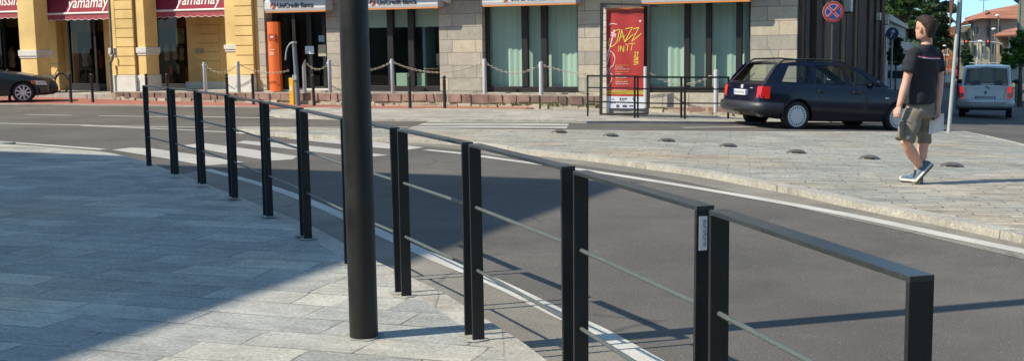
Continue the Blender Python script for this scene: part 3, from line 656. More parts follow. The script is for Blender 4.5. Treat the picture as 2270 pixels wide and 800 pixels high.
# right hand part: pale base course stands directly on the pavement
MB().box(U(1335)+.0, -.002, -.06, -.003, -1.3, sill[3]-.01).build('plinth', stone_mat('plinth_stone', (.36, .34, .29), (.42, .39, .33), (.48, .45, .38), .7, .5), bank)
mb = MB(); MB().box(U(1340), U(1650), -.22, -.062, -1.2, fz(1500, 238, -.1)).build('base_blocks', PORPH, bank)
MB().box(U(1345), U(1290)+.0, -.04, -.003, -1.2, -.35)
# ------------------------------------------------------------------ yellow arcade building
yb = tag(empty('arcade_building', CC, FA), 'yellow plastered arcade building with red awnings and white plinths', 'building')
def pier(x0, x1, v0, v1, name='pier', m_=PLAST, z0=-1.0, z1=5.2): return MB().box(U(x0), U(x1), v0, v1, z0, z1).build(name, m_, yb, bevel=.008)
def bandz(y, x): return fz(x, y)
ztp = fz(290, 167)
def jamb(x0, x1, deep, yb0, yb1):
    pier(x0, x1, 0, deep)
    z0, z1 = fz(x0, yb1), fz(x0, yb0); u0, u1 = U(x0), U(x1)
    MB().box(u0-.05, u1+.05, -.05, deep+.04, z0, z1).build('band', TRIM, yb, bevel=.01); MB().box(u0-.025, u1+.025, -.025, deep+.02, z0-.07, z0-.002).build('band', TRIM, yb, bevel=.005)
    MB().box(u0-.04, u1+.04, -.04, deep+.03, -.9, ztp).build('plinth', TRIM, yb, bevel=.008)
jamb(47, 83, .6, 112, 125)
jamb(247, 263, .6, 107, 121); jamb(308, 325, .6, 106, 118); jamb(503, 524, .6, 100, 110)
def rust(x0, x1):
    u0, u1 = U(x0), U(x1); z = ztp+.02; k = 0
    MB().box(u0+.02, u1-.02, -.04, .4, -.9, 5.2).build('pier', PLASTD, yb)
    m_ = MB()
    while z < 5.0: m_.box(u0, u1, -.08, -.035, z, z+.275); z += .30
    m_.build('rustication', PLAST, yb, bevel=.008)
    MB().box(u0-.03, u1+.03, -.13, -.002, -.9, ztp-.06).build('plinth', TRIM, yb, bevel=.008); MB().box(u0-.015, u1+.015, -.115, -.002, ztp-.055, ztp+.0).build('plinth', TRIM, yb, bevel=.01)
rust(265, 303); rust(527, 566); pier(303, 308, .05, .4, m_=PLASTD); pier(524, 527, .05, .4, m_=PLASTD); pier(566, 574.5, .05, .4, m_=PLASTD)
pier(-160, -118, 0, .6)
# arches/upper wall
uW = U(-170); MB().box(uW, uL-.01, .01, .42, 5.2, ZT).build('wall', PLAST, yb); MB().box(uW, uL-.01, -.12, .0, 5.0, 5.2).build('string_course', TRIM, yb)
# lintel zone above the awnings
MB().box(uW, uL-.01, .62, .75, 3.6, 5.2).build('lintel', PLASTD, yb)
# back wall of the arcade with shop windows
BV = 1.9
def ub_(x, y=120): return (fpl(x, y, BV)-CC).dot(FU)
floorz = fz(200, 205, .3)
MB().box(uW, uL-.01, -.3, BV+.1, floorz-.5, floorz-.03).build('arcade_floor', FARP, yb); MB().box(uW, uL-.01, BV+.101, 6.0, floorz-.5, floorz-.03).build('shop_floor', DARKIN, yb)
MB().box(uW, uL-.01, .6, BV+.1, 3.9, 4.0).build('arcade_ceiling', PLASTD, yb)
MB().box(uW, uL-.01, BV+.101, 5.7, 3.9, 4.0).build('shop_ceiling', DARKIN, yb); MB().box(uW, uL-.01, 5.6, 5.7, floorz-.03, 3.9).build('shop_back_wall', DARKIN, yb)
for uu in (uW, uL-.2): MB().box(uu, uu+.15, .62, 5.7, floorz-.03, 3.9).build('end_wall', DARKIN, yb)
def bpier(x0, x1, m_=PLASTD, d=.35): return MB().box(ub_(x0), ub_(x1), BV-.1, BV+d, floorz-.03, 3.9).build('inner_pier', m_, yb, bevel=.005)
bpier(97, 132); MB().box(ub_(120), ub_(150), BV+.25, BV+.5, floorz-.03, 3.9).build('inner_pier', PLASTD, yb); bpier(237, 330)
bp = bpier(420, 560)
# grooves + grey block in the shaded inner pier
mm = MB(); z = floorz+.4
while z < 3.6: mm.box(ub_(442), ub_(492), BV-.125, BV-.102, z, z+.275); z += .30
mm.build('rustication', PLASTD, yb, bevel=.006); z_ = fz(448, 113, BV); MB().box(ub_(441), ub_(457), BV-.18, BV-.128, z_-.08, z_+.06).build('band', mat('grey_band', (.30, .29, .24), .9), yb)
MB().box(ub_(426)-.2, ub_(560), BV-.16, BV-.102, floorz-.03, fz(450, 181, BV)).build('plinth', TRIM, yb)
def shopwin(x0, x1, mull, label=None):
    mb = MB(); u0, u1 = ub_(x0), ub_(x1); mb.box(u0, u1, BV, BV+.1, floorz-.02, floorz+.22); mb.box(u0, u0+.07, BV, BV+.1, floorz+.22, 3.4); mb.box(u1-.07, u1, BV, BV+.1, floorz+.22, 3.4)
    for x in mull: u = ub_(x); mb.box(u-.05, u+.05, BV-.01, BV+.1, floorz+.22, 3.4)
    w = mb.build('window', BLACKM, yb, bevel=.004); MB().box(u0+.02, u1-.02, BV+.05, BV+.056, floorz+.2, 3.4).build('pane', AGL, w)
shopwin(-60, 48, [10]); shopwin(152, 240, [212]); shopwin(345, 421, [])
MB().box(ub_(152), ub_(240), BV+.1, BV+.25, 1.9, 3.9).build('fascia', mat('brown_fascia', (.16, .115, .075), .8), yb); MB().box(ub_(-60), ub_(48), BV+.1, BV+.25, 2.1, 3.9).build('fascia', mat('brown_fascia2', (.13, .105, .07), .8), yb)
MB().box(ub_(345), ub_(421), BV+.1, BV+.2, fz(380, 62, BV), 3.9).build('fascia', mat('dark_red_fascia', (.16, .025, .02), .7), yb)
# awnings
AWN = mat('wine_awning', (.27, .022, .045), .85, var=.08, scale=2, fine=60); AWN2 = mat('wine_valance', (.36, .07, .085), .85, var=.06); AWT = mat('awning_text', (.80, .77, .74), .6, var=.03)
def awning(x0, x1, ybar, txt, tx, ty, size, label, v=.62):
    pA = fpl(x0, ybar[0], v)-CC; pB = fpl(x1, ybar[1], v)-CC; ua, ub2 = pA.dot(FU), pB.dot(FU); zb = (pA.z+pB.z)/2; Lg = ub2-ua
    s = tag(empty('awning', LM @ Vector((ua, v, zb)), FA), label, 'awning', 'wine red shop awnings in the arcade')
    # the fabric leans back into the arch
    mb = MB(); mb.prism([(0, .0, .02), (0, .34, 1.15), (0, .36, 1.15), (0, .02, .02)], (Lg, 0, 0)); mb.build('fabric', AWN, s)
    MB().tube([(0, .0, 0), (Lg, .0, 0)], .035, 12).build('front_bar', AWT, s, smooth=40)
    vm = MB(); n = max(4, round(Lg/.30)); pts = [(0, -.02)]
    for k in range(n):
        for j in range(1, 7): t = j/6; pts.append((Lg*(k+t)/n, -.18-.045*math.sin(math.pi*t)))
    pts = [(0, -.035), (0, -.18)]+pts[1:]+[(Lg, -.035)]
    vm.prism([(x, 0.005*math.sin(x*9), z) for x, z in pts], (0, .004, 0)); va = vm.build('valance', AWN2, s)
    e = MB(); e.tube([(x, -.002, z) for x, z in pts[1:-1]], .008, 5); e.build('trim', AWT, va)
    q = fpl(tx, ty, v)-CC; cx = q.dot(FU)-ua; cz = q.z-zb
    th = math.atan2(.34, 1.13); tm = MB(); text_into(tm, txt, size, Matrix.Translation((cx, -.008+cz*.34/1.13, cz)) @ Matrix.Rotation(R(90)-th, 4, 'X'), .006, 'CENTER', .84, off=.001); tm.build('lettering', AWT, s)
awning(97, 252, (33.5, 27), 'yamamay', 191, 17.5, .56, 'wine red awning with white yamamay lettering left of the drainpipe')
awning(338, 507, (26, 20), 'yamamay', 437, 10.5, .56, 'wine red yamamay awning between the drainpipe pier and the bank')
awning(-110, 52, (32, 25), 'nissin', 12, 12.5, .56, 'wine red awning cut off by the left edge of the picture')
# drainpipe
du = U(257); dm = MB(); dm.tube([(du-.02, -.12, 5), (du-.02, -.12, fz(257, 118)), (du+.06, -.17, fz(257, 124)), (du+.03, -.18, fz(257, 132)), (du-.10, -.15, fz(257, 140)), (du-.10, -.14, fz(257, 146)), (du-.09, -.14, fz(257, 206))], [.045]*4+[.05]*3, 12)
for y in (118, 139, 143): dm.lathe([(.065, -.02), (.065, .02)], 12, (du-(.10 if y > 130 else .02), -.14, fz(257, y)))
dm.build('drainpipe', mat('drain_metal', (.17, .16, .13), .5, .3, var=.3, scale=6), yb, smooth=40)
# mannequins, poster, clothes in the shop windows
def mannequin(x, ytop, ybot, v, c, label, c2=(.5, .42, .34)):
    p = fpl(x, ybot, v); h = fpl(x, ytop, v).z-p.z; t = tag(empty('mannequin', p, FA), label, 'mannequin', 'dressed mannequins in the arcade shop windows'); k = h/.80
    MB().rings([[Vector((rx*k*math.cos(a), ry*k*math.sin(a), z*k)) for a in [2*math.pi*i/14 for i in range(14)]] for rx, ry, z in ((.14, .09, 0), (.17, .12, .10), (.13, .09, .28), (.16, .11, .46), (.19, .10, .60), (.10, .07, .68), (.05, .05, .70))]).build('garment', mat('garment', c, .9, var=.15), t, smooth=50)
    MB().tube([(0, 0, .70*k), (0, 0, .80*k)], .04*k, 10).build('neck', mat('mannequin_skin', c2, .6, var=.05), t, smooth=40)
    MB().tube([(0, 0, -.7), (0, 0, 0)], .02, 8).build('stand', BLACKM, t)
BI = BV+.6
for x, y0, y1, c, lb in ((28, 106, 150, (.40, .42, .34), 'mannequin in pale grey top behind the leftmost shop window'), (190, 108, 148, (.36, .34, .32), 'mannequin in light grey top behind the middle shop window'), (222, 112, 152, (.45, .06, .07), 'mannequin in a red garment behind the middle shop window'),
    (371, 100, 135, (.40, .34, .34), 'mannequin with a grey pink top in the right shop window'), (389, 98, 132, (.42, .30, .18), 'mannequin with an orange scarf under the window poster'), (404, 102, 134, (.36, .32, .33), 'mannequin in grey right of the orange scarf one'),
    (379, 146, 165, (.55, .05, .05), 'red dressed form low in the right shop window'), (396, 143, 162, (.30, .24, .22), 'brown dressed form low in the right shop window')):
    mannequin(x, y0, y1, BI, c, lb)
p0 = fpl(388, 63, BV+.3)-CC; p1 = fpl(409, 97, BV+.3)-CC
t = tag(MB(LM).box(p0.dot(FU), p1.dot(FU), BV+.3, BV+.32, p1.z, p0.z).build('poster', None or mat('green_yellow_poster', (.34, .36, .12), .6, var=.55, scale=5, fine=14), None), 'small green and yellow poster hanging in the right shop window', 'poster')
tb = tag(MB(LM).box(ub_(392), ub_(420), BV+.4, BV+.9, floorz, fz(400, 152, BV+.4)).build('display_block', mat('display', (.12, .08, .07), .7), None, bevel=.01), 'dark display block standing in the right shop window', 'display')
# ------------------------------------------------------------------ posts, chains, signs
STEEL = dusty('brushed_steel', (.50, .51, .52), (.38, .37, .34), .5, .8, .38, .75)
GPAINT = dusty('grey_post_paint', (.46, .47, .49), (.36, .35, .32), .5, .8, .6)
GALV = dusty('galvanised', (.36, .38, .39), (.28, .27, .25), .45, .8, .5, .3)
BLK = dusty('black_iron', (.022, .023, .023), (.06, .058, .052), .5, .85, .5)
def onpl(x, y, v): P = fpl(x, y, v); return P
tops = []
steel = [(456, 138, 205, 'first from the left, in front of the shaded shop wall'), (530, 136, 205, 'in front of the yellow pier beside the bank door'), (732, 133, 205, 'just left of the thick dark column'), (871, 131, 204, 'just right of the thick dark column'),
         (1075, 131, 208, 'at the left edge of the window between the stone piers'), (1200, 137, 213, 'in front of the wide window left of the red banner'), (1431, 148, 238, 'at the right edge of the red banner'), (1587, 155, 245, 'behind the dark blue estate car')]
SB = []
first = None
for i, (x, y0, y1, lb) in enumerate(steel):
    b = onpl(x, y1, -.42 if i < 6 else -.5); tz = onpl(x, y0, -.42 if i < 6 else -.5).z; h = tz-b.z; gm = STEEL if i < 4 else GPAINT
    t = tag(empty('chain_post', b, FA), 'metal chain post '+lb, 'bollard', 'metal posts carrying the chains on the ledge')
    MB().lathe([(.058, -.1), (.058, h-.03), (.05, h-.008), (.03, h), (.001, h)], 20).build('tube', gm, t, smooth=40)
    MB().lathe([(.02, -.075), (.02, .075)], 8, (0, 0, h-.10), 'x').build('eyelet', gm, t, smooth=40)
    SB.append((b+Vector((0, 0, h-.08)), h))
# the post with the slanted cut top, between yellow post and column
b = onpl(676, 205, -.42); h = onpl(676, 132, -.42).z-b.z
t = tag(empty('chain_post', b, FA), 'metal chain post with slanting pointed top in front of the bank door', 'bollard', 'metal posts carrying the chains on the ledge')
mb = MB(); mb.lathe([(.058, -.1), (.058, h)], 20)
for v_ in mb.bm.verts:
    if v_.co.z > h-.01: v_.co.z = h-.30+.26*(v_.co.x/.058+1)/2+.04
mb.build('tube', STEEL, t, smooth=40); SL = b+Vector((.03, 0, h-.06))
CHN = dusty('chain_metal', (.40, .37, .31), (.22, .17, .12), .4, .7, .5, .3)
def chain(a, b, sag, label):
    "oval links, every second one turned by a quarter"
    L = (b-a).length; n = int(L*1.03/.068); mb = MB()
    for i in range(n):
        t = (i+.5)/n; p = a.lerp(b, t); p.z -= sag*4*t*(1-t); q = a.lerp(b, min(1, t+.01)); q.z -= sag*4*(t+.01)*(1-t-.01); d = (q-p).normalized()
        up = Vector((0, 0, 1)) if i % 2 else FN; up = (up-d*up.dot(d)).normalized(); pts = []
        for k in range(10):
            an = 2*math.pi*k/10; pts.append(p+d*.046*math.cos(an)+up*.024*math.sin(an))
        mb.tube(pts, .0065, 5, close=True)
    tag(mb.build('chain', CHN, None, smooth=60), label, 'chain', 'sagging chains between the metal posts')
def cz(x, y, v=-.42): return fpl(x, y, v)
chain(SB[0][0], SB[1][0], .26, 'chain sagging in front of the shaded shop wall and left of the yellow pier')
chain(SB[1][0], cz(640, 157), .16, 'chain running from the yellow pier past the orange totem')
chain(SL, SB[2][0], .22, 'short chain in front of the bank door notices')
chain(SB[2][0], SB[3][0], .26, 'chain passing behind the thick dark column')
chain(SB[3][0], SB[4][0], .30, 'chain sagging across the stone pier beside the desk window')
chain(SB[4][0], SB[5][0], .27, 'chain in front of the window between the stone piers')
chain(SB[5][0], SB[6][0], .20, 'chain passing behind the red banner')
chain(SB[6][0], SB[7][0], .33, 'chain right of the red banner behind the thin railings')
# black bollards with ball tops along the cycle strip
bl = [(158, 163, 228, 'next to the bicycle wheel, before the dark shop front'), (206, 163, 227, 'before the middle shop front mannequins'), (327, 163, 229, 'behind the first railing post, before the white plinth'), (373, 163, 229, 'before the right shop front, behind the railings'),
      (505, 163, 231, 'left of the white plinth of the pier next to the bank'), (562, 163, 232, 'right of the white plinth of the pier next to the bank'), (696, 165, 235, 'in front of the slanting post by the bank door'), (909, 166, 240, 'before the pale green cabinets, right of the thick column'), (986, 168, 242, 'at the left edge of the stone pier')]
for x, y0, y1, lb in bl:
    g = G(x, y1, .03); k = g.y; h = at(x, y0, k).z-g.z
    t = tag(empty('bollard', g), 'slim black bollard '+lb, 'bollard', 'slim black ball topped bollards')
    MB().lathe([(.05, -.05), (.05, .02), (.043, .04), (.043, h-.14), (.05, h-.13), (.05, h-.11), (.025, h-.10)], 14).build('shaft', BLK, t, smooth=40)
    MB().ell((0, 0, h-.05), .052, .052, .052, 14, 8).build('ball', BLK, t, smooth=80)
g = G(22, 226, .03); t = tag(empty('bollard', g), 'slim black bollard half hidden behind the dark grey saloon car', 'bollard', 'slim black ball topped bollards'); MB().lathe([(.05, -.05), (.043, .04), (.043, .9), (.02, .92)], 14).build('shaft', BLK, t, smooth=40); MB().ell((0, 0, .95), .05, .05, .05).build('ball', BLK, t, smooth=80)
# orange totem by the bank door
TOT = mat('orange_totem', (.72, .145, .025), .45, var=.06, scale=1)
b = onpl(610, 203, -.15); h = onpl(610, 49, -.15).z-b.z; wd = (fu(622)-fu(598))
t = tag(empty('totem', b, FA), 'tall orange curved information totem left of the bank door', 'totem')
mb = MB(); n = 22; pr = [(-wd/2+wd*i/n, -.06*math.sin(math.pi*i/n)) for i in range(n+1)]+[(wd/2, .12), (-wd/2, .12)]
mb.prism([(x, y, 0) for x, y in pr], (0, 0, h)); mb.build('shell', TOT, t, smooth=40)
mk = MB(); mk.box(-.05, .05, -.0665, -.058, h*.775, h*.795); tw = mk.build('lit_slot', mat('slot_white', (.85, .85, .85), .4, var=0), t)
mk = MB(); mk.box(-.12, .12, -.0625, -.045, h*.73, h*.83); mk.build('mail_slot', mat('totem_red', (.45, .06, .02), .5, var=0), t)
mk = MB()
for zz, ww in ((.66, .07), (.64, .05), (.60, .20), (.56, .16), (.545, .19), (.53, .14)): mk.box(-.11, -.11+ww, -.064, -.056, h*zz, h*zz+.014)
mk.build('small_print', mat('totem_print', (.85, .72, .62), .5, var=0), t)
# yellow post with grey tube and bent hoop
g = G(650, 234, .0); k = g.y
t = tag(empty('yellow_post', g, FA), 'short yellow square post standing beside the bent grey pole', 'post'); hy = at(648, 173, k).z-g.z
MB().box(-.075, .075, -.07, .07, -.05, hy).build('body', mat('signal_yellow', (.74, .42, .02), .5, var=.08, scale=4), t, bevel=.01)
MB().box(-.10, -.07, -.04, .04, hy-.08, hy-.02).build('latch', BLK, t); MB().box(-.03, .02, -.075, -.068, hy*.5, hy*.72).build('decal', mat('decal_white', (.7, .7, .65), .5, var=.2, scale=20), t)
g = G(661, 237, .0); k = g.y; hp = at(657, 95, k).z-g.z
t = tag(empty('hooped_pole', g, FA), 'grey metal pole with a thin bent hoop at its top before the bank door', 'pole')
MB().tube([(0, 0, -.05), (-.02, 0, hp*.5), (-.06, 0, hp)], [.075, .065, .06], 14).build('pole', dusty('blue_grey_pole', (.17, .20, .22), (.3, .3, .28), .5, .8, .5, .2), t, smooth=40)
def rel(x, y): p = at(x, y, k)-g; return (p.dot(FU), p.dot(FN)-.0, p.z)
MB().tube([rel(*q) for q in ((656, 97), (649, 94), (643, 97), (637, 106), (634, 118), (633, 134))], .022, 8).build('hoop', GALV, t, smooth=40)
MB().lathe([(.085, 0), (.085, .05), (.07, .06)], 14, (-.06, 0, hp-.03)).build('cap', GALV, t, smooth=40); MB().box(-.09, .05, -.11, -.07, hp*.42, hp*.5).build('clamp', GALV, t)
# frames of thin black rail near the banner
BLK2 = mat('thin_black_rail', (.02, .02, .018), .5, var=.2)
def thin_rail(x0, x1, yt, yb0, yb1, lb, rust=False):
    a, b = G(x0, yb0, .05), G(x1, yb1, .05); a2 = at(x0, yt[0], a.y); b2 = at(x1, yt[1], b.y); d = (b-a); L = d.xy.length; rz = math.atan2(d.y, d.x)
    t = tag(empty('thin_railing', a, rz), lb, 'railing', 'thin black railing frames before the banner'); h0, h1 = a2.z-a.z, b2.z-a.z; dz = b.z-a.z; r = .04
    for p, q in (((0, 0, -.05), (0, 0, h0)), ((L, 0, dz-.05), (L, 0, h1))): MB().bar(p, q, r, r, (0, 1, 0)).build('post', BLK2, t)
    MB().bar((-r/2, 0, h0-.02), (L+r/2, 0, h1-.02), r, r).build('top_bar', BLK2, t)
    for f_ in (.36, .70): MB().bar((0, 0, h0*f_), (L, 0, dz+(h1-dz)*f_), .02, .03).build('rail', BLK2, t)
thin_rail(1303, 1414, (167, 168), 258, 262, 'thin black railing frame left of and across the red banner')
thin_rail(1407, 1518, (169, 170), 262, 264, 'thin black railing frame at the right side of the red banner')
thin_rail(1510, 1614, (170, 170), 262, 263, 'thin black railing frame partly behind the estate car')
# banner in its frame
b0 = G(1331, 255, .05); bk = b0.y
t = tag(empty('banner_stand', b0, FA), 'tall red and white concert banner hanging in a black metal frame', 'banner')
def bl_(x, y, off=0.0):  # on the plane through the stand foot, parallel to the facades
    P = fpl(x, y, off, Vector((b0.x, b0.y, 0)))-b0; return P.dot(FU), P.z
def frame_bar(x0, y0, x1, y1, v, w=.06):
    a = bl_(x0, y0, v); b = bl_(x1, y1, v); MB().bar((a[0], v, a[1]), (b[0], v, b[1]), w, w, (0, 1, 0)).build('frame_bar', BLK2, t)
frame_bar(1332, 255, 1334, 8, 0); frame_bar(1331, 9, 1440, 12, 0, .05); frame_bar(1437, 240, 1439, 12, .0)
frame_bar(1331, 254, 1437, 252, 0, .05)
RB = .62
frame_bar(1341, 247, 1342, 12, RB, .05)
a = bl_(1333, 10); c = bl_(1343, 13, RB); MB().bar((a[0], 0, a[1]), (c[0], RB, c[1]), .04, .04).build('frame_bar', BLK2, t)
a = bl_(1438, 12); MB().bar((a[0], 0, a[1]), (a[0]+.02, RB, a[1]-.02), .04, .04).build('frame_bar', BLK2, t)
v = .10
x0, z0 = bl_(1345, 240, v); x1, z1 = bl_(1427, 17, v); Wb, Hb = x1-x0, z1-z0
def PB(fx, fz_): return (x0+Wb*fx, z0+Hb*fz_)
MB().box(x0-.02, x1+.02, v+.06, v+.36, bl_(1345, 253)[1], z0-.01).build('concrete_base', mat('base_concrete', (.36, .35, .31), .9, var=.15, scale=4, fine=30, bump=.3), t, bevel=.01)
MB().box(x0-.14, x0-.02, v+.04, v+.30, bl_(1345, 253)[1], z1+.05).build('side_panel', stone_mat('side_white', (.55, .53, .47), (.6, .57, .5), (.66, .63, .56), .4, .16, ms=.006), t)
fab = MB(); nx, nz = 16, 50
def wav(fx, fz_): return v+.012*math.sin(fz_*7+fx*3)+.008*math.sin(fx*11+fz_*2)
vg = [[fab.v((x0+Wb*i/nx, wav(i/nx, j/nz), z0+Hb*j/nz)) for i in range(nx+1)] for j in range(nz+1)]
RED = mat('banner_red', (.40, .030, .028), .55, var=.12, scale=1.5, fine=8); OLIVE = mat('banner_olive', (.44, .33, .03), .55, var=.08); BWH = mat('banner_white', (.60, .64, .72), .55, var=.05); ORA = mat('banner_orange', (.60, .15, .04), .55, var=.2, scale=2)
for j in range(nz):
    for i in range(nx):
        f = fab.f([vg[j][i], vg[j][i+1], vg[j+1][i+1], vg[j+1][i]]); q = j/nz; f.material_index = 2 if q < .12 else (1 if .125 <= q < .17 else (3 if q > .965 else 0))
bn = fab.build('banner_cloth', [RED, OLIVE, BWH, ORA], t, smooth=60)
YEL = mat('banner_yellow', (.74, .56, .08), .6, var=0); PINK = mat('banner_pink', (.72, .50, .52), .6, var=0); PWH = mat('banner_print', (.72, .62, .58), .6, var=0)
def BP(x, y, o=.006):   # banner picture from photo pixels
    X, Z = bl_(x, y, v); return (X, wav((X-x0)/Wb, (Z-z0)/Hb)-o, Z)
def stroke(mb, pts, w=.02):
    w = w*.72
    for a, b in zip(pts, pts[1:]): mb.bar(BP(*a), BP(*b), .003, w, (0, 0, 1)) if abs(a[0]-b[0]) > abs(a[1]-b[1]) else mb.bar(BP(*a), BP(*b), w, .003, (0, 1, 0))
def zq(x, y): return (1290+x/6.156, y/6.156)     # coordinates read from an enlargement
mb = MB()
for pts in ([(445, 425), (520, 405), (500, 500), (480, 580), (440, 625), (400, 640), (365, 620), (362, 580), (385, 530)], [(545, 410), (530, 500), (508, 570)], [(545, 410), (560, 480), (585, 575)], [(515, 515), (590, 495)],
            [(590, 400), (690, 378), (640, 470), (585, 578), (705, 470)], [(700, 400), (780, 378), (730, 470), (680, 570), (812, 462)]):
    stroke(mb, [zq(*p) for p in pts], .028)
for pts in ([(510, 630), (505, 708)], [(530, 705), (533, 630), (575, 715), (575, 628)], [(598, 600), (612, 625)], [(632, 602), (618, 700)], [(650, 600), (728, 596)], [(690, 600), (672, 695)]):
    stroke(mb, [zq(*p) for p in pts], .024)
mb.build('jazz_lettering', YEL, bn)
mb = MB()
Rt = Matrix.Rotation(R(90), 4, 'X')
for s_, x, y in (('27', 1406, 124), ('28', 1405, 134), ('29', 1405, 144)):
    text_into(mb, s_, .125, Matrix.Translation(BP(x, y, .008)) @ Rt, .001, 'LEFT', .95, off=.003)
mb.build('date_numbers', YEL, bn)
def zr(x, y): return (1290+x/5.331, 120+y/5.331)
mb = MB(); rnd = random.Random(5)
for y, xs in ((135, (395, 560)), (212, (395, 555)), (312, (395, 560))):
    x = xs[0]
    while x < xs[1]-20: w_ = rnd.uniform(18, 50); stroke(mb, [zr(x, y), zr(min(x+w_, xs[1]), y)], .018); x += w_+7
mb.build('small_print', mat('print_orange', (.66, .30, .06), .6, var=0), bn)
mb = MB()
for y, a_, b_ in ((157, 395, 490), (180, 395, 560), (236, 395, 465), (263, 395, 450), (280, 400, 535), (332, 395, 540), (355, 400, 560), (402, 365, 600), (428, 372, 545)):
    x = a_
    while x < b_: w_ = rnd.uniform(10, 34); stroke(mb, [zr(x, y), zr(min(x+w_, b_), y)], .016); x += w_+8
mb.build('small_print', PWH, bn)
mb = MB()
for y, a_, b_ in ((170, 420, 770), (200, 430, 790)):
    x = a_
    while x < b_: stroke(mb, [zq(x, y), zq(x+rnd.uniform(14, 40), y-3)], .022); x += 48
mb.build('faded_heading', mat('print_maroon', (.26, .06, .04), .6, var=0), bn)
mb = MB(); stroke(mb, [zq(365, 340), zq(420, 325), zq(480, 338)], .03); mb.lathe([(.03, 0), (.03, .006)], 12, BP(*zq(795, 292)), 'y'); mb.build('emblem', PINK, bn)
# violin outline
mb = MB()
stroke(mb, [zq(445, 410), zq(430, 470), zq(400, 590), zq(360, 720), zq(335, 800)], .05); stroke(mb, [zq(400, 445), zq(470, 480)], .05); stroke(mb, [zq(395, 480), zq(470, 505)], .04); stroke(mb, [zq(430, 415), zq(455, 440)], .05)
stroke(mb, [zq(335, 690), zq(370, 695), zq(420, 715), zq(448, 760), zq(455, 800)], .022)
vp = [(330, 0), (310, 70), (295, 130)]; stroke(mb, [zr(*p) for p in vp], .035)
stroke(mb, [zr(*p) for p in ((370, 0), (395, 45), (385, 100), (365, 145), (340, 155), (328, 190), (335, 225), (355, 242))], .026)
stroke(mb, [zr(*p) for p in ((355, 242), (350, 300), (330, 350), (290, 395))], .026); stroke(mb, [zr(*p) for p in ((300, 165), (315, 180), (300, 215), (318, 240))], .022)
mb.build('violin_drawing', PINK, bn)
mb = MB()
for x, y, w_, h_ in ((350, 535, 30, .02), (445, 530, 14, .08), (470, 528, 60, .03), (460, 548, 40, .015), (600, 530, 26, .08), (330, 575, 30, .03), (370, 575, 24, .03), (405, 615, 34, .09), (480, 615, 46, .07), (555, 612, 50, .03)): stroke(mb, [zr(x, y), zr(x+w_, y)], h_)
mb.build('sponsor_marks', mat('print_navy', (.07, .07, .12), .6, var=0), bn)
mb = MB(); stroke(mb, [zr(345, 462), zr(510, 462)], .015); mb.build('small_print', mat('print_dark', (.16, .10, .02), .6, var=0), bn)
# grey pole left of the right stone pier, and round no-stopping sign on its own pole
g = G(1633, 252, .05); hp = 5.4; t = tag(empty('street_pole', g), 'slim grey metal pole rising behind the back of the estate car', 'pole')
MB().tube([(0, 0, 0), (0, 0, hp)], .045, 12).build('tube', dusty('dull_grey', (.12, .125, .13), (.2, .2, .18), .5, .8, .5, .2), t, smooth=40); MB().box(-.06, .06, -.06, .06, 1.5, 1.56).build('clamp', BLK, t); MB().lathe([(.055, 0), (.055, .05)], 12, (0, 0, hp)).build('cap', BLK, t)
SRD = mat('sign_rim_red', (.42, .035, .04), .4, var=.05); SBL = mat('sign_blue', (.03, .07, .24), .4, var=.05); SWH = mat('sign_pale', (.55, .58, .65), .4, var=0)
def face_to(P, extra=0): return math.atan2(-P.x, P.y)*1.0+extra      # turns local -y towards the camera
Ys = 27.5; P = at(1847, 27, Ys); gz_ = road(P.x, P.y); rr = 22*Ys/2539
t = tag(empty('no_stopping_sign', (P.x, P.y, gz_), face_to(P, R(8))), 'round blue and red no stopping sign before the dark side wall', 'sign'); zc = P.z-gz_
MB().tube([(0, .05, 0), (0, .05, zc+rr+.1)], .03, 10).build('pole', mat('sign_pole_dark', (.05, .05, .05), .5), t, smooth=40)
f1 = MB().lathe([(rr, 0), (rr, .02)], 40, (0, 0, zc), 'y').build('rim', SRD, t)
MB().lathe([(rr*1.015, 0), (rr*1.015, .018)], 40, (0, .004, zc), 'y').build('edge', SWH, t)
MB().lathe([(rr*.77, -.004), (rr*.77, -.001)], 40, (0, 0, zc), 'y').build('white_ring', SWH, t)
MB().lathe([(rr*.73, -.007), (rr*.73, -.0045)], 40, (0, 0, zc), 'y').build('blue_field', SBL, t)
for s_ in (1, -1):
    M = Matrix.Translation((0, 0, zc)) @ Matrix.Rotation(R(45*s_), 4, 'Y'); MB(M).box(-rr*.13, rr*.13, -.0095-(.001 if s_ > 0 else 0), -.0075, -rr*.74, rr*.74).build('white_bar', SWH, t)
    MB(M).box(-rr*.085, rr*.085, -.013-(.001 if s_ > 0 else 0), -.0105, -rr*.78, rr*.78).build('red_bar', SRD, t)
# pole on the island with the give-way sign seen from behind, leaning
g = G(2103, 294, .07); tp = at(2128, -5, g.y); lean = (tp-g)
t = tag(empty('sign_pole', g), 'leaning grey pole with a triangular sign seen nearly edge on', 'sign'); q = lean*1.35
MB().tube([(0, 0, -.02), tuple(q)], .041, 16).build('pole', dusty('pale_galvanised', (.42, .46, .44), (.34, .36, .33), .45, .8, .5, .15), t, smooth=40)
s0 = at(2104, 74, g.y)-g; s1 = at(2107, -8, g.y)-g
hw = .46; ax = Vector((.265, .964, 0)).normalized()
mb = MB(); A = Vector((s0.x, s0.y-.0, s0.z)); B = Vector((s0.x+.03, 0, s0.z+.80)); 
mb.prism([A+Vector((0, 0, 0)), B+ax*hw, B-ax*hw], (.012, 0.002, 0)); mb.build('triangle_plate', mat('sign_back', (.14, .075, .05), .5, var=.15), t)
mb = MB(); mb.prism([A+Vector((.015, -.005, .12)), B+ax*hw*.86+Vector((.015, -.005, -.06)), B-ax*hw*.86+Vector((.015, -.005, -.06))], (.003, 0, 0)); mb.build('sign_face', mat('sign_face_white', (.6, .6, .58), .5, var=0), t)
MB().bar(tuple(lean*.80), tuple(A+Vector((0, 0, .35))), .03, .03).build('bracket', GALV, t)
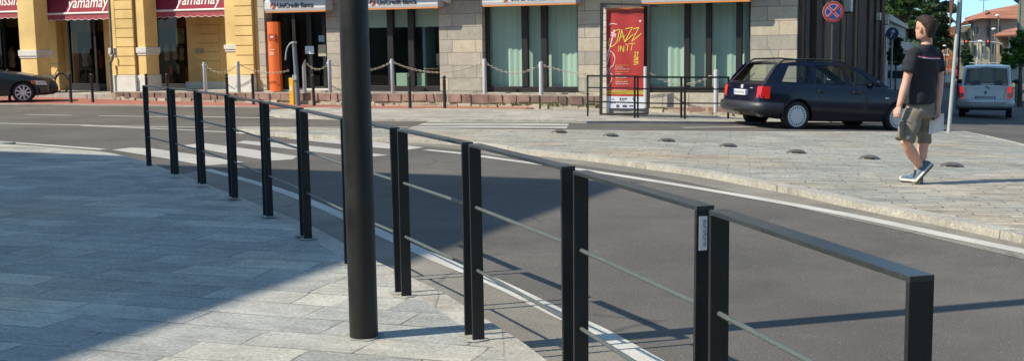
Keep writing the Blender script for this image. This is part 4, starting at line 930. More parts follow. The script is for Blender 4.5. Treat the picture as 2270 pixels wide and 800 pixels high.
# second pole a little behind it
P = at(2128, 30, 40.0); gz_ = road(P.x, P.y); t = tag(empty('street_pole', (P.x, P.y, gz_)), 'dark bluish pole behind the leaning sign pole', 'pole'); MB().tube([(0, 0, 0), (.05, 0, 6.5)], .035, 10).build('tube', mat('blue_dark_pole', (.03, .05, .07), .5), t, smooth=40); MB().lathe([(.06, 0), (.06, .1)], 10, (.05, 0, 6.5)).build('cap', BLK, t)
# blue round arrow sign with pale pole at the corner
P = at(1978, 75, 42); gz_ = road(P.x, P.y); t = tag(empty('arrow_sign', (P.x, P.y, gz_), face_to(P)), 'round dark blue arrow sign in front of the pale modern building', 'sign'); rr = 13.5*42/2539; zc = P.z-gz_
MB().tube([(-.0, .04, 0), (0, .04, zc+rr)], .035, 8).build('pole', GALV, t, smooth=40); MB().lathe([(rr, 0), (rr, .02)], 32, (0, 0, zc), 'y').build('disc', mat('sign_deep_blue', (.02, .035, .10), .4, var=0), t)
mb = MB(Matrix.Translation((0, -.004, zc)) @ Matrix.Rotation(R(20), 4, 'Y')); mb.box(-.02, .02, -.004, .002, -rr*.7, rr*.6); mb.build('arrow_shaft', SWH, t)
mb = MB(Matrix.Translation((0, -.006, zc)) @ Matrix.Rotation(R(20), 4, 'Y')); mb.prism([(-.09, 0, rr*.25), (0, 0, rr*.75), (.09, 0, rr*.25)], (0, .004, 0)); mb.build('arrow_head', SWH, t)
# domed studs on the island
STUD = dusty('bronze_stud', (.14, .13, .11), (.26, .24, .20), .45, .8, .45, .5)
studs = [(1240, 292), (1354, 300), (1477, 311), (1614, 322.5), (1765, 337), (1927, 350), (2110, 367)]
nm = ['farthest', 'second farthest', 'third farthest', 'middle', 'fifth farthest', 'second nearest', 'nearest']
sd0 = None
for i, (x, y) in enumerate(studs):
    g = G(x, y+2.5, .071)
    if sd0 is None:
        t = empty('road_stud', g); MB().lathe([(.15, 0), (.146, .010), (.12, .030), (.08, .047), (.04, .055), (.001, .057)], 24).build('dome', STUD, t, smooth=50)
        mb = MB(); mb.box(-.07, .07, -.138, -.10, .016, .034); mb.build('slot', BLK2, t, bevel=.004); sd0 = t; c = t
    else: c = copy_tree(sd0); c.location = g
    c.rotation_euler.z = face_to(g); tag(c, '%s of the low bronze domes in a row across the paved island' % nm[i], 'road stud', 'bronze domes set in the traffic island')
# bicycle half hidden behind the first pier
def bicycle():
    g = onpl(139, 206, .85); t = tag(empty('bicycle', g, FA), 'old bicycle leaning behind the first yellow pier, wheel showing', 'bicycle'); CH = mat('bike_chrome', (.55, .50, .40), .35, .6, var=.1); BF = mat('bike_frame', (.42, .38, .30), .4, .2, var=.1)
    r = .33
    for cx in (0.0, -1.05):
        ty = MB(); ty.tube([(cx+r*math.cos(2*math.pi*k/40), 0, r+r*math.sin(2*math.pi*k/40)) for k in range(40)], .018, 8, close=True); w = ty.build('wheel', mat('bike_tyre', (.03, .03, .03), .8), t, smooth=60)
        ri = MB(); ri.tube([(cx+(r-.03)*math.cos(2*math.pi*k/40), 0, r+(r-.03)*math.sin(2*math.pi*k/40)) for k in range(40)], .011, 6, close=True)
        for k in range(18): a = 2*math.pi*k/18; ri.tube([(cx, 0, r), (cx+(r-.03)*math.cos(a), 0, r+(r-.03)*math.sin(a))], .002, 4)
        ri.lathe([(.03, -.04), (.03, .04)], 10, (cx, 0, r), 'y'); ri.build('rim', CH, w, smooth=60)
        md = MB(); md.tube([(cx+(r+.045)*math.cos(a), 0, r+(r+.045)*math.sin(a)) for a in [R(20+10*k) for k in range(15)]], .02, 6, flat=.5); md.build('mudguard', CH, t, smooth=60)
    fr = MB(); H = (-.16, 0, .88); S = (-.70, 0, .80); Bm = (-.60, 0, .30)
    for a, b in ((H, (-.12, 0, .62)), ((-.14, 0, .82), Bm), ((-.13, 0, .66), (-.62, 0, .35)), (S, Bm), (Bm, (-1.05, 0, .33)), ((-.69, 0, .72), (-1.05, 0, .33)), ((-.13, 0, .66), (0, .0, .33))): fr.tube([a, b], .016, 8)
    fr.build('frame', BF, t, smooth=60); MB().tube([(-.22, -.28, .98), (-.12, -.2, 1.02), (-.16, 0, .98), (-.12, .2, 1.02), (-.22, .28, .98)], .012, 8).build('handlebar', CH, t, smooth=60)
    MB().ell((-.74, 0, .86), .14, .08, .04).build('saddle', mat('saddle_leather', (.05, .03, .02), .5), t, smooth=80)
bicycle()
# steps/slab at left of the ledge and small weeds at the foot of the wall
WEED = mat('weed_green', (.20, .21, .08), .8, var=.3)
def weeds(x0, x1, yy, n, label, v=-.56):
    mb = MB(); rnd = random.Random(x0)
    for i in range(n):
        x = rnd.uniform(x0, x1); P = fpl(x, yy, v); z = road(P.x, P.y)+.08
        for k in range(3):
            a = rnd.uniform(0, 6.28); l = rnd.uniform(.04, .13); c = P.copy(); c.z = z; mb.poly([c+Vector((.015, 0, 0)), c-Vector((.015, 0, 0)), c+Vector((math.cos(a)*l*.6, math.sin(a)*l*.4, l)), ])
    o = tag(mb.build('weeds', WEED, None), label, 'weeds'); o['kind'] = 'stuff'; return o
weeds(1100, 1240, 240, 70, 'dry weeds along the foot of the ledge wall'); weeds(1300, 1335, 245, 60, 'green weeds at the foot of the wall beside the banner'); weeds(1440, 1480, 243, 80, 'weeds at the foot of the wall right of the banner')
# ------------------------------------------------------------------ cars
TYRE = mat('tyre_rubber', (.022, .022, .021), .8, var=.2, scale=8); RIMM = mat('rim_silver', (.72, .72, .70), .45, .0, var=.08); CBLK = mat('car_black_plastic', (.022, .022, .023), .6, var=.15)
CGL = glass_mat('car_glass', (.78, .85, .82), .04, .01); CGLD = glass_mat('car_glass_dark', (.22, .29, .29), .07, .01)
LRED = mat('tail_lamp_red', (.50, .008, .006), .25, var=.15, scale=14, coat=.5); LAMB = mat('lamp_amber', (.7, .16, .02), .2, var=0, coat=.6); LCLR = mat('lamp_clear', (.62, .62, .58), .12, .2, var=0, coat=.6); PLT = mat('plate_white', (.62, .64, .66), .5, var=.03); PBLU = mat('plate_blue', (.02, .07, .35), .5, var=0)
SEATM = mat('seat_cloth', (.035, .037, .042), .9, var=.2)
LREDV = mat('brake_lamp_red', (.6, .02, .015), .25, var=.1, scale=14, coat=.5, emit=(1, .05, .03), estr=.35)
def paint(name, c, metal=.3, rough=.32): return mat(name, c, rough, metal, var=.04, scale=2, fine=400, coat=.5)
def lerp_tab(tab, x):
    if x <= tab[0][0]: return tab[0][1]
    for (a, va), (b, vb) in zip(tab, tab[1:]):
        if x <= b: t = (x-a)/(b-a); return va+(vb-va)*t
    return tab[-1][1]
def make_car(name, loc, rz, S, label, tiltx=0, pitch=0):
    "S: side shape in metres, x forward from the rear bumper, z up"
    t = tag(empty(name, loc, rz), label, 'car'); t.rotation_euler = (tiltx, pitch, rz)
    L, Wd = S['len'], S['width']/2; body = S['paint']; rw = S['wheel_r']; xa, xb = S['axles']
    plan = S['plan']; hood = S['hood']; sill = S['sill']           # tables over x
    xs = sorted(set([i*L/46 for i in range(47)]+[x for x, _ in hood]+[x for x, _ in sill]))
    mb = MB(); rings = []
    for x in xs:
        w = lerp_tab(plan, x)*Wd; zt = lerp_tab(hood, x); zb = lerp_tab(sill, x); h = zt-zb; c = S.get('crown', .03)
        half = [(0, zb), (w*.80, zb), (w*.95, zb+.03), (w*.985, zb+h*.18), (w, zb+h*.42), (w*1.0, zb+h*.62), (w*.982, zb+h*.82), (w*.955, zt-.035), (w*.915, zt-.006), (w*.6, zt+c*.7), (0, zt+c)]
        ring = [Vector((x, y, z)) for y, z in half]+[Vector((x, -y, z)) for y, z in half[-2:0:-1]]; rings.append(ring)
    mb.rings(rings); b = mb.build('body', [body, CBLK], t, smooth=32)
    for x in (xa, xb):
        for s in (1, -1):
            cm = MB(); cm.lathe([(rw*1.13, (Wd-.26) if s > 0 else -(Wd+.1)), (rw*1.13, (Wd+.1) if s > 0 else -(Wd-.26))], 40, (x, 0, rw*1.0), 'y'); c = cm.build('cut', [CBLK]); c.parent = t
            bpy.context.view_layer.update(); boolean(b, c)
    for s in (1, -1):   # arch lips
        for x in (xa, xb):
            am = MB(); am.tube([(x+rw*1.15*math.cos(a), s*lerp_tab(plan, x)*Wd*.992, rw+rw*1.15*math.sin(a)) for a in [R(-12+204*k/22) for k in range(23)]], .016, 6); am.build('arch_lip', S.get('lip', body), t, smooth=60)
    # greenhouse
    T = S['roof']; i0, i1 = S['roof_idx']   # T: (x,z) from tailgate base over roof to windscreen base; i0..i1 the roof proper
    bz = lambda x: lerp_tab(hood, x)-.02
    zr = max(z for _, z in T)
    def yy(x, z):
        w = lerp_tab(plan, x)*Wd*.925; f = max(0, (z-bz(x))/(zr-bz(x))); return w-S.get('tumble', .20)*f**1.25
    outline = [(x, z) for x, z in T]
    base = [(x, bz(x)) for x in [T[-1][0]+(T[0][0]-T[-1][0])*k/10 for k in range(1, 10)]]
    for s in (1, -1):
        hm = MB(); hm.holes(outline+base, S['windows'], lambda x, z: (x, s*yy(x, z), z), (0, -s*.025, 0)); hm.build('side_frame', S.get('pillar', body) if not S.get('pillar') else S['pillar'], t, smooth=None)
        for wpts in S['windows']:
            gm = MB(); gm.holes([(x, z) for x, z in wpts], [], lambda x, z: (x, s*(yy(x, z)-.012), z)); gm.build('side_window', S.get('glass', CGL), t, smooth=60)
    N = 10
    def strip(i): x, z = T[i]; w = yy(x, z)+.003; return [(x+0, -w+2*w*k/N, z+S.get('rcrown', .045)*(1-(2*k/N-1)**2)*(1 if i0 <= i <= i1 else .8)) for k in range(N+1)]
    def grid(a, b_, name_, m_, k0=0, k1=N, lift=0):
        g = MB(); st = [strip(i) for i in range(a, b_+1)]; V = [[g.v((p[0], p[1], p[2]+lift)) for p in r[k0:k1+1]] for r in st]
        for j in range(len(V)-1):
            for k in range(k1-k0): g.f([V[j][k], V[j+1][k], V[j+1][k+1], V[j][k+1]])
        return g.build(name_, m_, t, smooth=40)
    rf = grid(i0, i1, 'roof', body)
    def screen(a, b_, name_, fr=.1, frt=.08, m_=S.get('glass', CGL)):
        # glass panel inside a painted frame
        P = [strip(a), strip(b_)]
        def q(u, v_): k = min(int(u*N), N-1); f = u*N-k; A = [Vector(P[j][k]).lerp(Vector(P[j][k+1]), f) for j in (0, 1)]; return A[0].lerp(A[1], v_)
        fm = MB(); fm.holes([(0, 0), (.25, 0), (.5, 0), (.75, 0), (1, 0), (1, 1), (.75, 1), (.5, 1), (.25, 1), (0, 1)], [[(fr, S.get('sg0', .06)), (.5, S.get('sg0', .06)), (1-fr, S.get('sg0', .06)), (1-fr*1.2, 1-frt), (.5, 1-frt*.8), (fr*1.2, 1-frt)]], lambda u, v_: q(u, v_)); fm.build('screen_frame', body, t)
        gm = MB(); gm.holes([(fr*.9, .04), (.5, .04), (1-fr*.9, .04), (1-fr*1.1, 1-frt*.8), (.5, 1-frt*.6), (fr*1.1, 1-frt*.8)], [], lambda u, v_: q(u, v_)-Vector((0, 0, .008))); return gm.build(name_, m_, t, smooth=60)
    screen(0, i0, 'rear_window', S.get('rfr', .09)); screen(len(T)-1, i1, 'windscreen', .07)
    # wheels
    for x in (xa, xb):
        for s in (1, -1):
            cy = s*(Wd*lerp_tab(plan, x)-.115); tm = MB(); wdt = .095
            tm.lathe([(rw*.70, -wdt*.5), (rw*.73, -wdt), (rw*.90, -wdt), (rw*.985, -wdt*.7), (rw, 0), (rw*.985, wdt*.7), (rw*.90, wdt), (rw*.73, wdt*1.0), (rw*.70, wdt*.5)], 40, (x, cy, rw), 'y'); w = tm.build('wheel', TYRE, t, smooth=50)
            rm = MB(); R2 = rw*.71; o = wdt*.86*s
            rm.lathe([(R2, s*wdt*.2), (R2, o+.012*s), (R2*.93, o+.014*s), (R2*.90, o-.005*s)], 40, (x, cy, rw), 'y', cap=False)
            if S['rim'] == 'disc':
                rm.lathe([(R2*.92, o+.004*s), (R2*.72, o+.009*s), (R2*.3, o+.013*s), (.012, o+.015*s)], 40, (x, cy, rw), 'y')
            elif S['rim'] == 'spokes':
                for k in range(9):
                    a = 2*math.pi*k/9; c_, s_ = math.cos(a), math.sin(a); rm.bar((x+.03*c_, cy+o, rw+.03*s_), (x+R2*.92*c_, cy+o, rw+R2*.92*s_), .048, .03, (0, 1, 0))
                rm.lathe([(.06, o-.01*s), (.055, o+.02*s), (.01, o+.022*s)], 16, (x, cy, rw), 'y')
            rim = rm.build('rim', RIMM, w, smooth=35)
            dm = MB(); 
            if S['rim'] == 'disc':
                for k in range(20):
                    a = 2*math.pi*k/20; c_, s_ = math.cos(a), math.sin(a); dm.bar((x+R2*.72*c_, cy+o+.008*s, rw+R2*.72*s_), (x+R2*.86*c_, cy+o+.006*s, rw+R2*.86*s_), .017, .012, (0, 1, 0))
                dm.build('rim_slots', CBLK, rim)
            else:
                dm.lathe([(R2*.9, o-.05*s), (R2*.9, o-.045*s)], 30, (x, cy, rw), 'y'); dm.build('brake_disc', CBLK, rim)
    # inside
    im = MB(); im.box(.3, L-.9, -Wd*.8, Wd*.8, .30, .42); im.box(S['dash'], S['dash']+.25, -Wd*.8, Wd*.8, .6, bz(S['dash'])-.03); im.build('interior', CBLK, t)
    for (sx, sy, hd) in S['seats']:
        sm = MB(); zt = bz(sx)-.06
        sm.prism([(sx, sy-.24, .40), (sx, sy+.24, .40), (sx+.12, sy+.24, .40), (sx+.12, sy-.24, .40)], (-.12, 0, zt-.40+.05)); st = sm.build('seat', SEATM, t, bevel=.03)
        if hd: MB().ell((sx-.12, sy, zt+.16), .06, .13, .10, 14, 8).build('headrest', SEATM, st, smooth=80)
    for s in (1, -1):   # mirrors
        mx, mz = S['mirror']; yv = yy(mx, mz)
        mm = MB(); mm.rings([[Vector((mx+.04*math.cos(a)*k+(.02 if k < 1 else 0), s*(yv+yo), mz+.05+.075*math.sin(a)*k)) for a in [2*math.pi*i/12 for i in range(12)]] for yo, k in ((-.01, .35), (.05, .6), (.08, 1), (.20, 1), (.23, .6))]); mm.build('door_mirror', S.get('mirror_mat', CBLK), t, smooth=50)
    for x0, z0 in S['handles']:
        for s in (1, -1):
            yv = lerp_tab(plan, x0)*Wd*.985; MB().box(x0-.09, x0+.09, yv-.012 if s > 0 else -yv-.03, yv+.03 if s > 0 else -yv+.012, z0-.018, z0+.018).build('door_handle', S.get('handle_mat', CBLK), t, bevel=.008)
    # door shut lines: thin dark gaps
    for pts in S['seams']:
        for s in (1, -1):
            sm = MB(); P = []
            for x, z in pts:
                zt = lerp_tab(hood, x); zb = lerp_tab(sill, x); f = (z-zb)/(zt-zb); wv = lerp_tab([(0, .93), (.18, .985), (.42, 1), (.62, 1.0), (.82, .982), (1, .93)], f)*lerp_tab(plan, x)*Wd; P.append((x, s*(wv+.0005), z))
            sm.tube(P, .0055, 4); sm.build('door_gap', CBLK, t)
    return t
def surf_box(t, name, m_, pts, th=.02, bevel=.008, parent=None):
    "closed plate through 3D points, thickened along its normal"
    P = [Vector(p) for p in pts]; n = (P[1]-P[0]).cross(P[2]-P[0]).normalized(); mb = MB(); mb.prism([p-n*th/2 for p in P], n*th); return mb.build(name, m_, parent or t, bevel=bevel)
# ---- dark blue estate car crossing behind the island
NAVY = mat('navy_paint', (.0025, .005, .019), .18, .0, var=.04, fine=300, coat=.25, spec=.4)
SW = dict(len=4.40, width=1.74, paint=NAVY, wheel_r=.312, axles=(.87, 3.38), crown=.012, tumble=.17, rcrown=.035,
  plan=[(0, .80), (.08, .90), (.25, .965), (.7, 1), (3.4, 1), (3.9, .97), (4.2, .90), (4.34, .80), (4.40, .66)],
  hood=[(0, .60), (.03, .66), (.07, .92), (.12, .95), (1.0, .945), (2.9, .915), (3.05, .93), (3.5, .87), (4.0, .78), (4.25, .70), (4.36, .60), (4.40, .50)],
  sill=[(0, .36), (.15, .27), (.5, .24), (1.2, .20), (3.1, .20), (3.9, .20), (4.40, .26)],
  roof=[(.13, .94), (.22, 1.08), (.42, 1.33), (.50, 1.375), (.8, 1.415), (1.3, 1.435), (1.8, 1.43), (2.2, 1.395), (2.42, 1.34), (2.75, 1.17), (3.15, .935)], roof_idx=(3, 8),
  windows=[[(.50, .99), (.70, 1.33), (1.22, 1.355), (1.22, .985)], [(1.33, .985), (1.33, 1.36), (1.80, 1.36), (2.0, 1.345), (2.07, .975)], [(2.16, .97), (2.10, 1.335), (2.25, 1.30), (2.47, 1.22), (2.88, .965)]],
  rim='disc', dash=2.75, seats=[(2.25, .38, True), (2.25, -.38, True), (1.30, .42, True), (1.30, -.42, True), (1.30, 0, False)], mirror=(2.75, .98), mirror_mat=NAVY,
  handles=[(1.42, .83), (2.28, .82)], handle_mat=CBLK, lip=NAVY, pillar=NAVY,
  seams=[[(1.28, .92), (1.30, .70), (1.36, .50), (1.30, .30)], [(2.12, .90), (2.12, .60), (2.10, .26)], [(3.0, .88), (3.0, .60), (2.92, .26)]])
# place by its two near wheels
wr, wf = G(1760, 286, 0), G(1988, 286, 0)
d = (wf-wr); print('wagon wheelbase', d.length, wr, wf)
WH = math.atan2(d.y, d.x)
def place_car(S, near_rear, heading, side=-1):
    "world location of the car origin from the contact point of its near rear wheel"
    c, s = math.cos(heading), math.sin(heading); lx, ly = S['axles'][0], side*(S['width']/2-.11); return Vector((near_rear.x-(lx*c-ly*s), near_rear.y-(lx*s+ly*c), near_rear.z))
HW = R(19.1); KW_ = 1.06
loc = place_car(SW, wr, HW, -1); loc = wr+(loc-wr)*KW_
# the ground falls towards the right: pitch the car with it
zf = road(loc.x+3.4*math.cos(HW), loc.y+3.4*math.sin(HW)); zb = road(loc.x+.9*math.cos(HW), loc.y+.9*math.sin(HW))
loc.z = zb+.9*(zb-zf)/2.5*0
cw = make_car('estate_car', loc, HW, SW, 'dark blue estate car with red tail lamp driving past the island', 0, math.atan2(zb-zf, 2.5))
cw.scale = (KW_,)*3
Wd = .87
for s in (1, -1):
    surf_box(cw, 'tail_light', LRED, [(.035, s*.60, .655), (.06, s*.60, .90), (.085, s*.755, .905), (.06, s*.745, .655)], .03, .008)
    surf_box(cw, 'tail_light', LRED, [(.06, s*.752, .655), (.085, s*.757, .905), (.22, s*.812, .90), (.21, s*.832, .655)], .03, .008)
    surf_box(cw, 'headlight', LCLR, [(4.14, s*.80, .55), (4.1, s*.80, .68), (4.32, s*.62, .66), (4.37, s*.6, .54)], .03, .01)
MB().tube([(.5, -.868, .46), (.12, -.835, .47), (.03, -.76, .47), (-.06, -.5, .47), (-.09, 0, .47), (-.06, .5, .47), (.03, .76, .47), (.12, .835, .47), (.5, .868, .46)], .115, 10, flat=.5, side=(0, 0, 1)).build('rear_bumper', paint('bumper_navy', (.009, .011, .018), .0, .5), cw, smooth=60)
MB().tube([(4.22, -.80, .42), (4.37, -.6, .42), (4.43, 0, .42), (4.37, .6, .42), (4.22, .80, .42)], .12, 10, flat=.5, side=(0, 0, 1)).build('front_bumper', NAVY, cw, smooth=60)
MB().box(-.01, .035, -.26, .26, .70, .815).build('number_plate', PLT, cw, bevel=.004); MB().box(-.013, -.0105, .215, .258, .705, .81).build('plate_band', PBLU, cw); MB().box(-.013, -.0105, -.258, -.225, .705, .81).build('plate_band', PBLU, cw)
m_ = MB()
for k in range(7): m_.box(-.014, -.0105, -.18+k*.055, -.15+k*.055, .73, .785)
m_.build('plate_marks', mat('plate_grey', (.25, .25, .27), .6, var=0), cw)
MB().lathe([(.045, -.0), (.045, .02)], 20, (.035, 0, .875), 'x').build('badge', LCLR, cw, smooth=40)
MB().box(.04, .06, -.42, -.32, .85, .865).build('badge', LCLR, cw)
for s in (1, -1):
    MB().tube([(.55, s*.60, 1.40), (.65, s*.60, 1.455), (1.3, s*.60, 1.49), (2.0, s*.60, 1.465), (2.15, s*.60, 1.415)], .018, 8).build('roof_rail', CBLK, cw, smooth=60)
MB().bar((1.3, -.56, 1.47), (1.3, .56, 1.47), .02, .02).build('roof_rail', CBLK, cw) if False else None
MB().tube([(.75, -.1, 1.42), (.55, -.1, 1.72)], .004, 5).build('aerial', CBLK, cw)
for s in (1, -1): MB().ell((3.05, s*.872, .72), .05, .012, .018, 12, 6).build('side_repeater', LCLR, cw, smooth=80)
MB().tube([(.16, .1, .99), (.30, -.05, 1.16)], .008, 6).build('rear_wiper', CBLK, cw)
# ---- silver minivan seen from behind
SILV = paint('silver_paint', (.50, .51, .485), .25, .4)
SV = dict(glass=CGLD, len=3.54, width=1.62, paint=SILV, wheel_r=.29, axles=(.62, 2.98), crown=.01, tumble=.09, rcrown=.04, sg0=.07, rfr=.045,
  plan=[(0, .90), (.06, .96), (.3, 1), (2.9, 1), (3.3, .92), (3.5, .78), (3.54, .7)], hood=[(0, .60), (.03, .70), (.06, 1.02), (.3, 1.02), (2.6, .96), (3.1, .90), (3.4, .78), (3.54, .55)], sill=[(0, .36), (.4, .26), (3.54, .26)],
  roof=[(.06, 1.0), (.16, 1.30), (.27, 1.55), (.40, 1.62), (1.0, 1.66), (1.7, 1.64), (2.1, 1.56), (2.4, 1.35), (2.8, .98)], roof_idx=(3, 6),
  windows=[[(.30, 1.08), (.42, 1.50), (.95, 1.54), (.95, 1.06)], [(1.03, 1.06), (1.03, 1.54), (1.6, 1.53), (1.62, 1.04)], [(1.70, 1.04), (1.68, 1.52), (2.05, 1.44), (2.45, 1.03)]], rim='disc', dash=2.35,
  seats=[(1.75, .34, True), (1.75, -.34, True), (.85, .36, True), (.85, -.36, True)], mirror=(2.3, 1.04), handles=[(1.1, .92), (1.75, .92)], seams=[[(.98, .95), (.98, .3)], [(1.66, .95), (1.66, .3)]])
vg_ = G(2184, 261, 0); HV = R(65.5)
print('van', vg_)
loc = vg_-Vector((math.cos(HV), math.sin(HV), 0))*.55; loc.z = road(vg_.x, vg_.y)
cv = make_car('minivan', loc, HV, SV, 'silver minivan seen from behind with brake lamps lit', 0, 0); cv.scale = (.93,)*3
for s in (1, -1):
    tl = surf_box(cv, 'tail_light', LRED, [(-.01, s*.74, .66), (-.0, s*.63, .68), (.03, s*.66, 1.02), (.06, s*.78, 1.04)], .03, .01)
    tl.data.materials[0] = LREDV
    surf_box(cv, 'tail_light', LRED, [(-.005, s*.745, .66), (.055, s*.785, 1.04), (.16, s*.80, 1.02), (.14, s*.805, .70)], .03, .01)
    surf_box(cv, 'lamp_lens', mat('lamp_grey_red', (.32, .12, .11), .2, var=0, coat=.5), [(-.028, s*.735, .68), (-.02, s*.635, .70), (-.013, s*.645, .83), (-.02, s*.75, .83)], .01, .003, tl)
MB().tube([(.15, -.80, .50), (.0, -.74, .50), (-.05, -.4, .50), (-.06, 0, .50), (-.05, .4, .50), (.0, .74, .50), (.15, .80, .50)], .14, 12, flat=.5, side=(0, 0, 1)).build('rear_bumper', SILV, cv, smooth=60)
MB().tube([(.1, -.78, .34), (-.02, -.5, .34), (-.03, .5, .34), (.1, .78, .34)], .06, 8).build('lower_bumper', CBLK, cv, smooth=60)
MB().box(-.128, -.115, -.60, .60, .515, .535).build('bumper_strip', mat('strip_grey', (.25, .26, .26), .5, var=0), cv)
MB().box(-.025, .0, -.30, .30, .64, .74).build('number_plate', PLT, cv, bevel=.004); MB().box(-.028, -.0255, .255, .297, .645, .735).build('plate_band', PBLU, cv); MB().box(-.028, -.0255, -.297, -.262, .645, .735).build('plate_band', PBLU, cv)
m_ = MB()
for k in range(8): m_.box(-.029, -.0255, -.22+k*.06, -.185+k*.06, .66, .72)
m_.build('plate_marks', mat('plate_grey2', (.18, .14, .15), .6, var=0), cv)
MB().lathe([(.035, -.0), (.035, .03)], 20, (-.015, 0, .84), 'x').build('badge', CBLK, cv, smooth=40); MB().tube([(-.0, -.0, 1.05), (.0, -.12, .97)], .012, 6).build('rear_wiper', CBLK, cv)
MB().tube([(.7, 0, 1.69), (.45, 0, 1.78)], .006, 5).build('aerial', CBLK, cv)
sm = MB()
for pts in ([(-.004, -.60, 1.0), (-.012, -.56, .62), (-.016, 0, .605), (-.012, .56, .62), (-.004, .60, 1.0)],): sm.tube(pts, .006, 4)
sm.build('tailgate_gap', CBLK, cv)
# ---- dark grey saloon at the left edge, seen from its side, nose to the right
GRY = paint('graphite_paint', (.028, .031, .032), .2, .4)
SS = dict(len=4.62, width=1.83, paint=GRY, wheel_r=.325, axles=(1.05, 3.84), crown=.02, tumble=.2,
  plan=[(0, .8), (.2, .94), (.8, 1), (3.8, 1), (4.2, .95), (4.42, .86), (4.56, .72), (4.62, .6)], hood=[(0, .8), (.1, .98), (.6, 1.02), (1.2, .98), (3.0, .93), (3.2, .98), (3.8, .90), (4.3, .79), (4.6, .70), (4.76, .58), (4.82, .45)], sill=[(0, .35), (.5, .25), (4.2, .22), (4.7, .24), (4.82, .30)],
  roof=[(.55, 1.0), (.9, 1.18), (1.15, 1.32), (1.4, 1.40), (1.9, 1.45), (2.4, 1.44), (2.7, 1.38), (3.0, 1.20), (3.4, .94)], roof_idx=(3, 6),
  windows=[[(1.0, 1.02), (1.30, 1.30), (1.9, 1.38), (1.9, 1.0)], [(2.0, 1.0), (2.0, 1.38), (2.4, 1.36), (2.7, 1.27), (3.08, .98)]], rim='spokes', dash=2.95, seats=[(2.4, .4, True), (2.4, -.4, True)], mirror=(3.0, 1.0), mirror_mat=GRY,
  handles=[(1.5, .84), (2.3, .83)], handle_mat=GRY, seams=[[(1.95, .9), (1.95, .3)], [(3.05, .88), (3.0, .3)]])
wf_ = G(53, 229, .0); HS = R(20)
c, s = math.cos(HS), math.sin(HS); lx, ly = SS['axles'][1], -(SS['width']/2-.11); loc = Vector((wf_.x-(lx*c-ly*s), wf_.y-(lx*s+ly*c), wf_.z))
cs = make_car('saloon_car', loc, HS, SS, 'dark grey saloon car cut by the left edge, front wheel and lamp showing')
for s in (1, -1):
    surf_box(cs, 'headlight', LCLR, [(4.22, s*.87, .55), (4.20, s*.86, .685), (4.50, s*.74, .66), (4.54, s*.72, .53)], .04, .01); surf_box(cs, 'indicator', LAMB, [(4.10, s*.90, .59), (4.08, s*.895, .68), (4.21, s*.872, .68), (4.22, s*.88, .57)], .03, .01)
MB().tube([(4.3, -.86, .36), (4.48, -.76, .36), (4.62, -.4, .36), (4.66, 0, .36), (4.62, .4, .36), (4.48, .76, .36), (4.3, .86, .36)], .13, 10, flat=.5, side=(0, 0, 1)).build('front_bumper', GRY, cs, smooth=60)
MB().box(4.60, 4.66, -.35, .35, .50, .62).build('grille', CBLK, cs, bevel=.01)
# ---- far traffic down the street
def far_car(name, px, py, h_px, rz, col, label, S0=None, facing=True):
    sc = h_px/1.45; Y = FPX/sc; P = at(px, py, Y); S = dict(S0 or SS); S['paint'] = col; S['rim'] = 'disc'; S['seats'] = []; S['seams'] = []; S['handles'] = []; S['handle_mat'] = CBLK; S['mirror_mat'] = CBLK; S['pillar'] = col
    P.z = road(P.x, P.y); t = make_car(name, P-Vector((math.cos(rz), math.sin(rz), 0))*S['len']/2, rz, S, label)
    L = S['len']
    for s in (1, -1):
        surf_box(t, 'tail_light', LRED, [(-.02, s*.55, .70), (-.02, s*.80, .70), (-.01, s*.80, .9), (-.01, s*.55, .9)], .06, 0)
        surf_box(t, 'headlight', LCLR, [(L-.12, s*.55, .55), (L-.2, s*.80, .55), (L-.22, s*.78, .70), (L-.15, s*.55, .70)], .06, 0)
    return t
far_car('parked_car', 2092, 200, 35, R(70), paint('far_silver', (.42, .45, .43), .3), 'small distant silver car between the man and the leaning pole')
far_car('parked_car', 2128, 196, 28, R(70), paint('far_red', (.42, .03, .035), .2), 'small distant red car just left of the silver minivan')
far_car('parked_car', 1998, 212, 52, R(66), paint('far_dark_red', (.12, .012, .015), .2), 'dark red car parked in shade left of the man')
far_car('parked_car', 1966, 200, 46, R(66), paint('far_dark_green', (.03, .035, .03), .2), 'dark car parked in shade at the end of the dark side wall')
Y = 62; P = at(1992, 212, Y); P.z = road(P.x, P.y); t = tag(empty('delivery_van', P, R(66)), 'white delivery van parked in shade beyond the dark red car', 'van')
WHP = paint('van_white', (.62, .66, .68), .0, .4); hz = at(1992, 147, Y).z-P.z
mb = MB(); mb.prism([(0, -1, .35), (0, -1, hz), (3.6, -1, hz), (4.2, -1, hz*.62), (5.0, -1, hz*.5), (5.1, -1, .35)], (0, 2, 0)); mb.build('body', WHP, t, bevel=.08)
for x in (.9, 4.1):
    for s in (1, -1): MB().lathe([(.33, -.1), (.33, .1)], 20, (x, s*.92, .33), 'y').build('wheel', TYRE, t, smooth=40)
MB().box(-.01, .02, -.8, .8, hz*.6, hz*.85).build('rear_window', CGLD, t)
for s in (1, -1): MB().box(-.03, .01, s*.9-.07, s*.9+.07, .8, 1.2).build('tail_light', LRED, t)
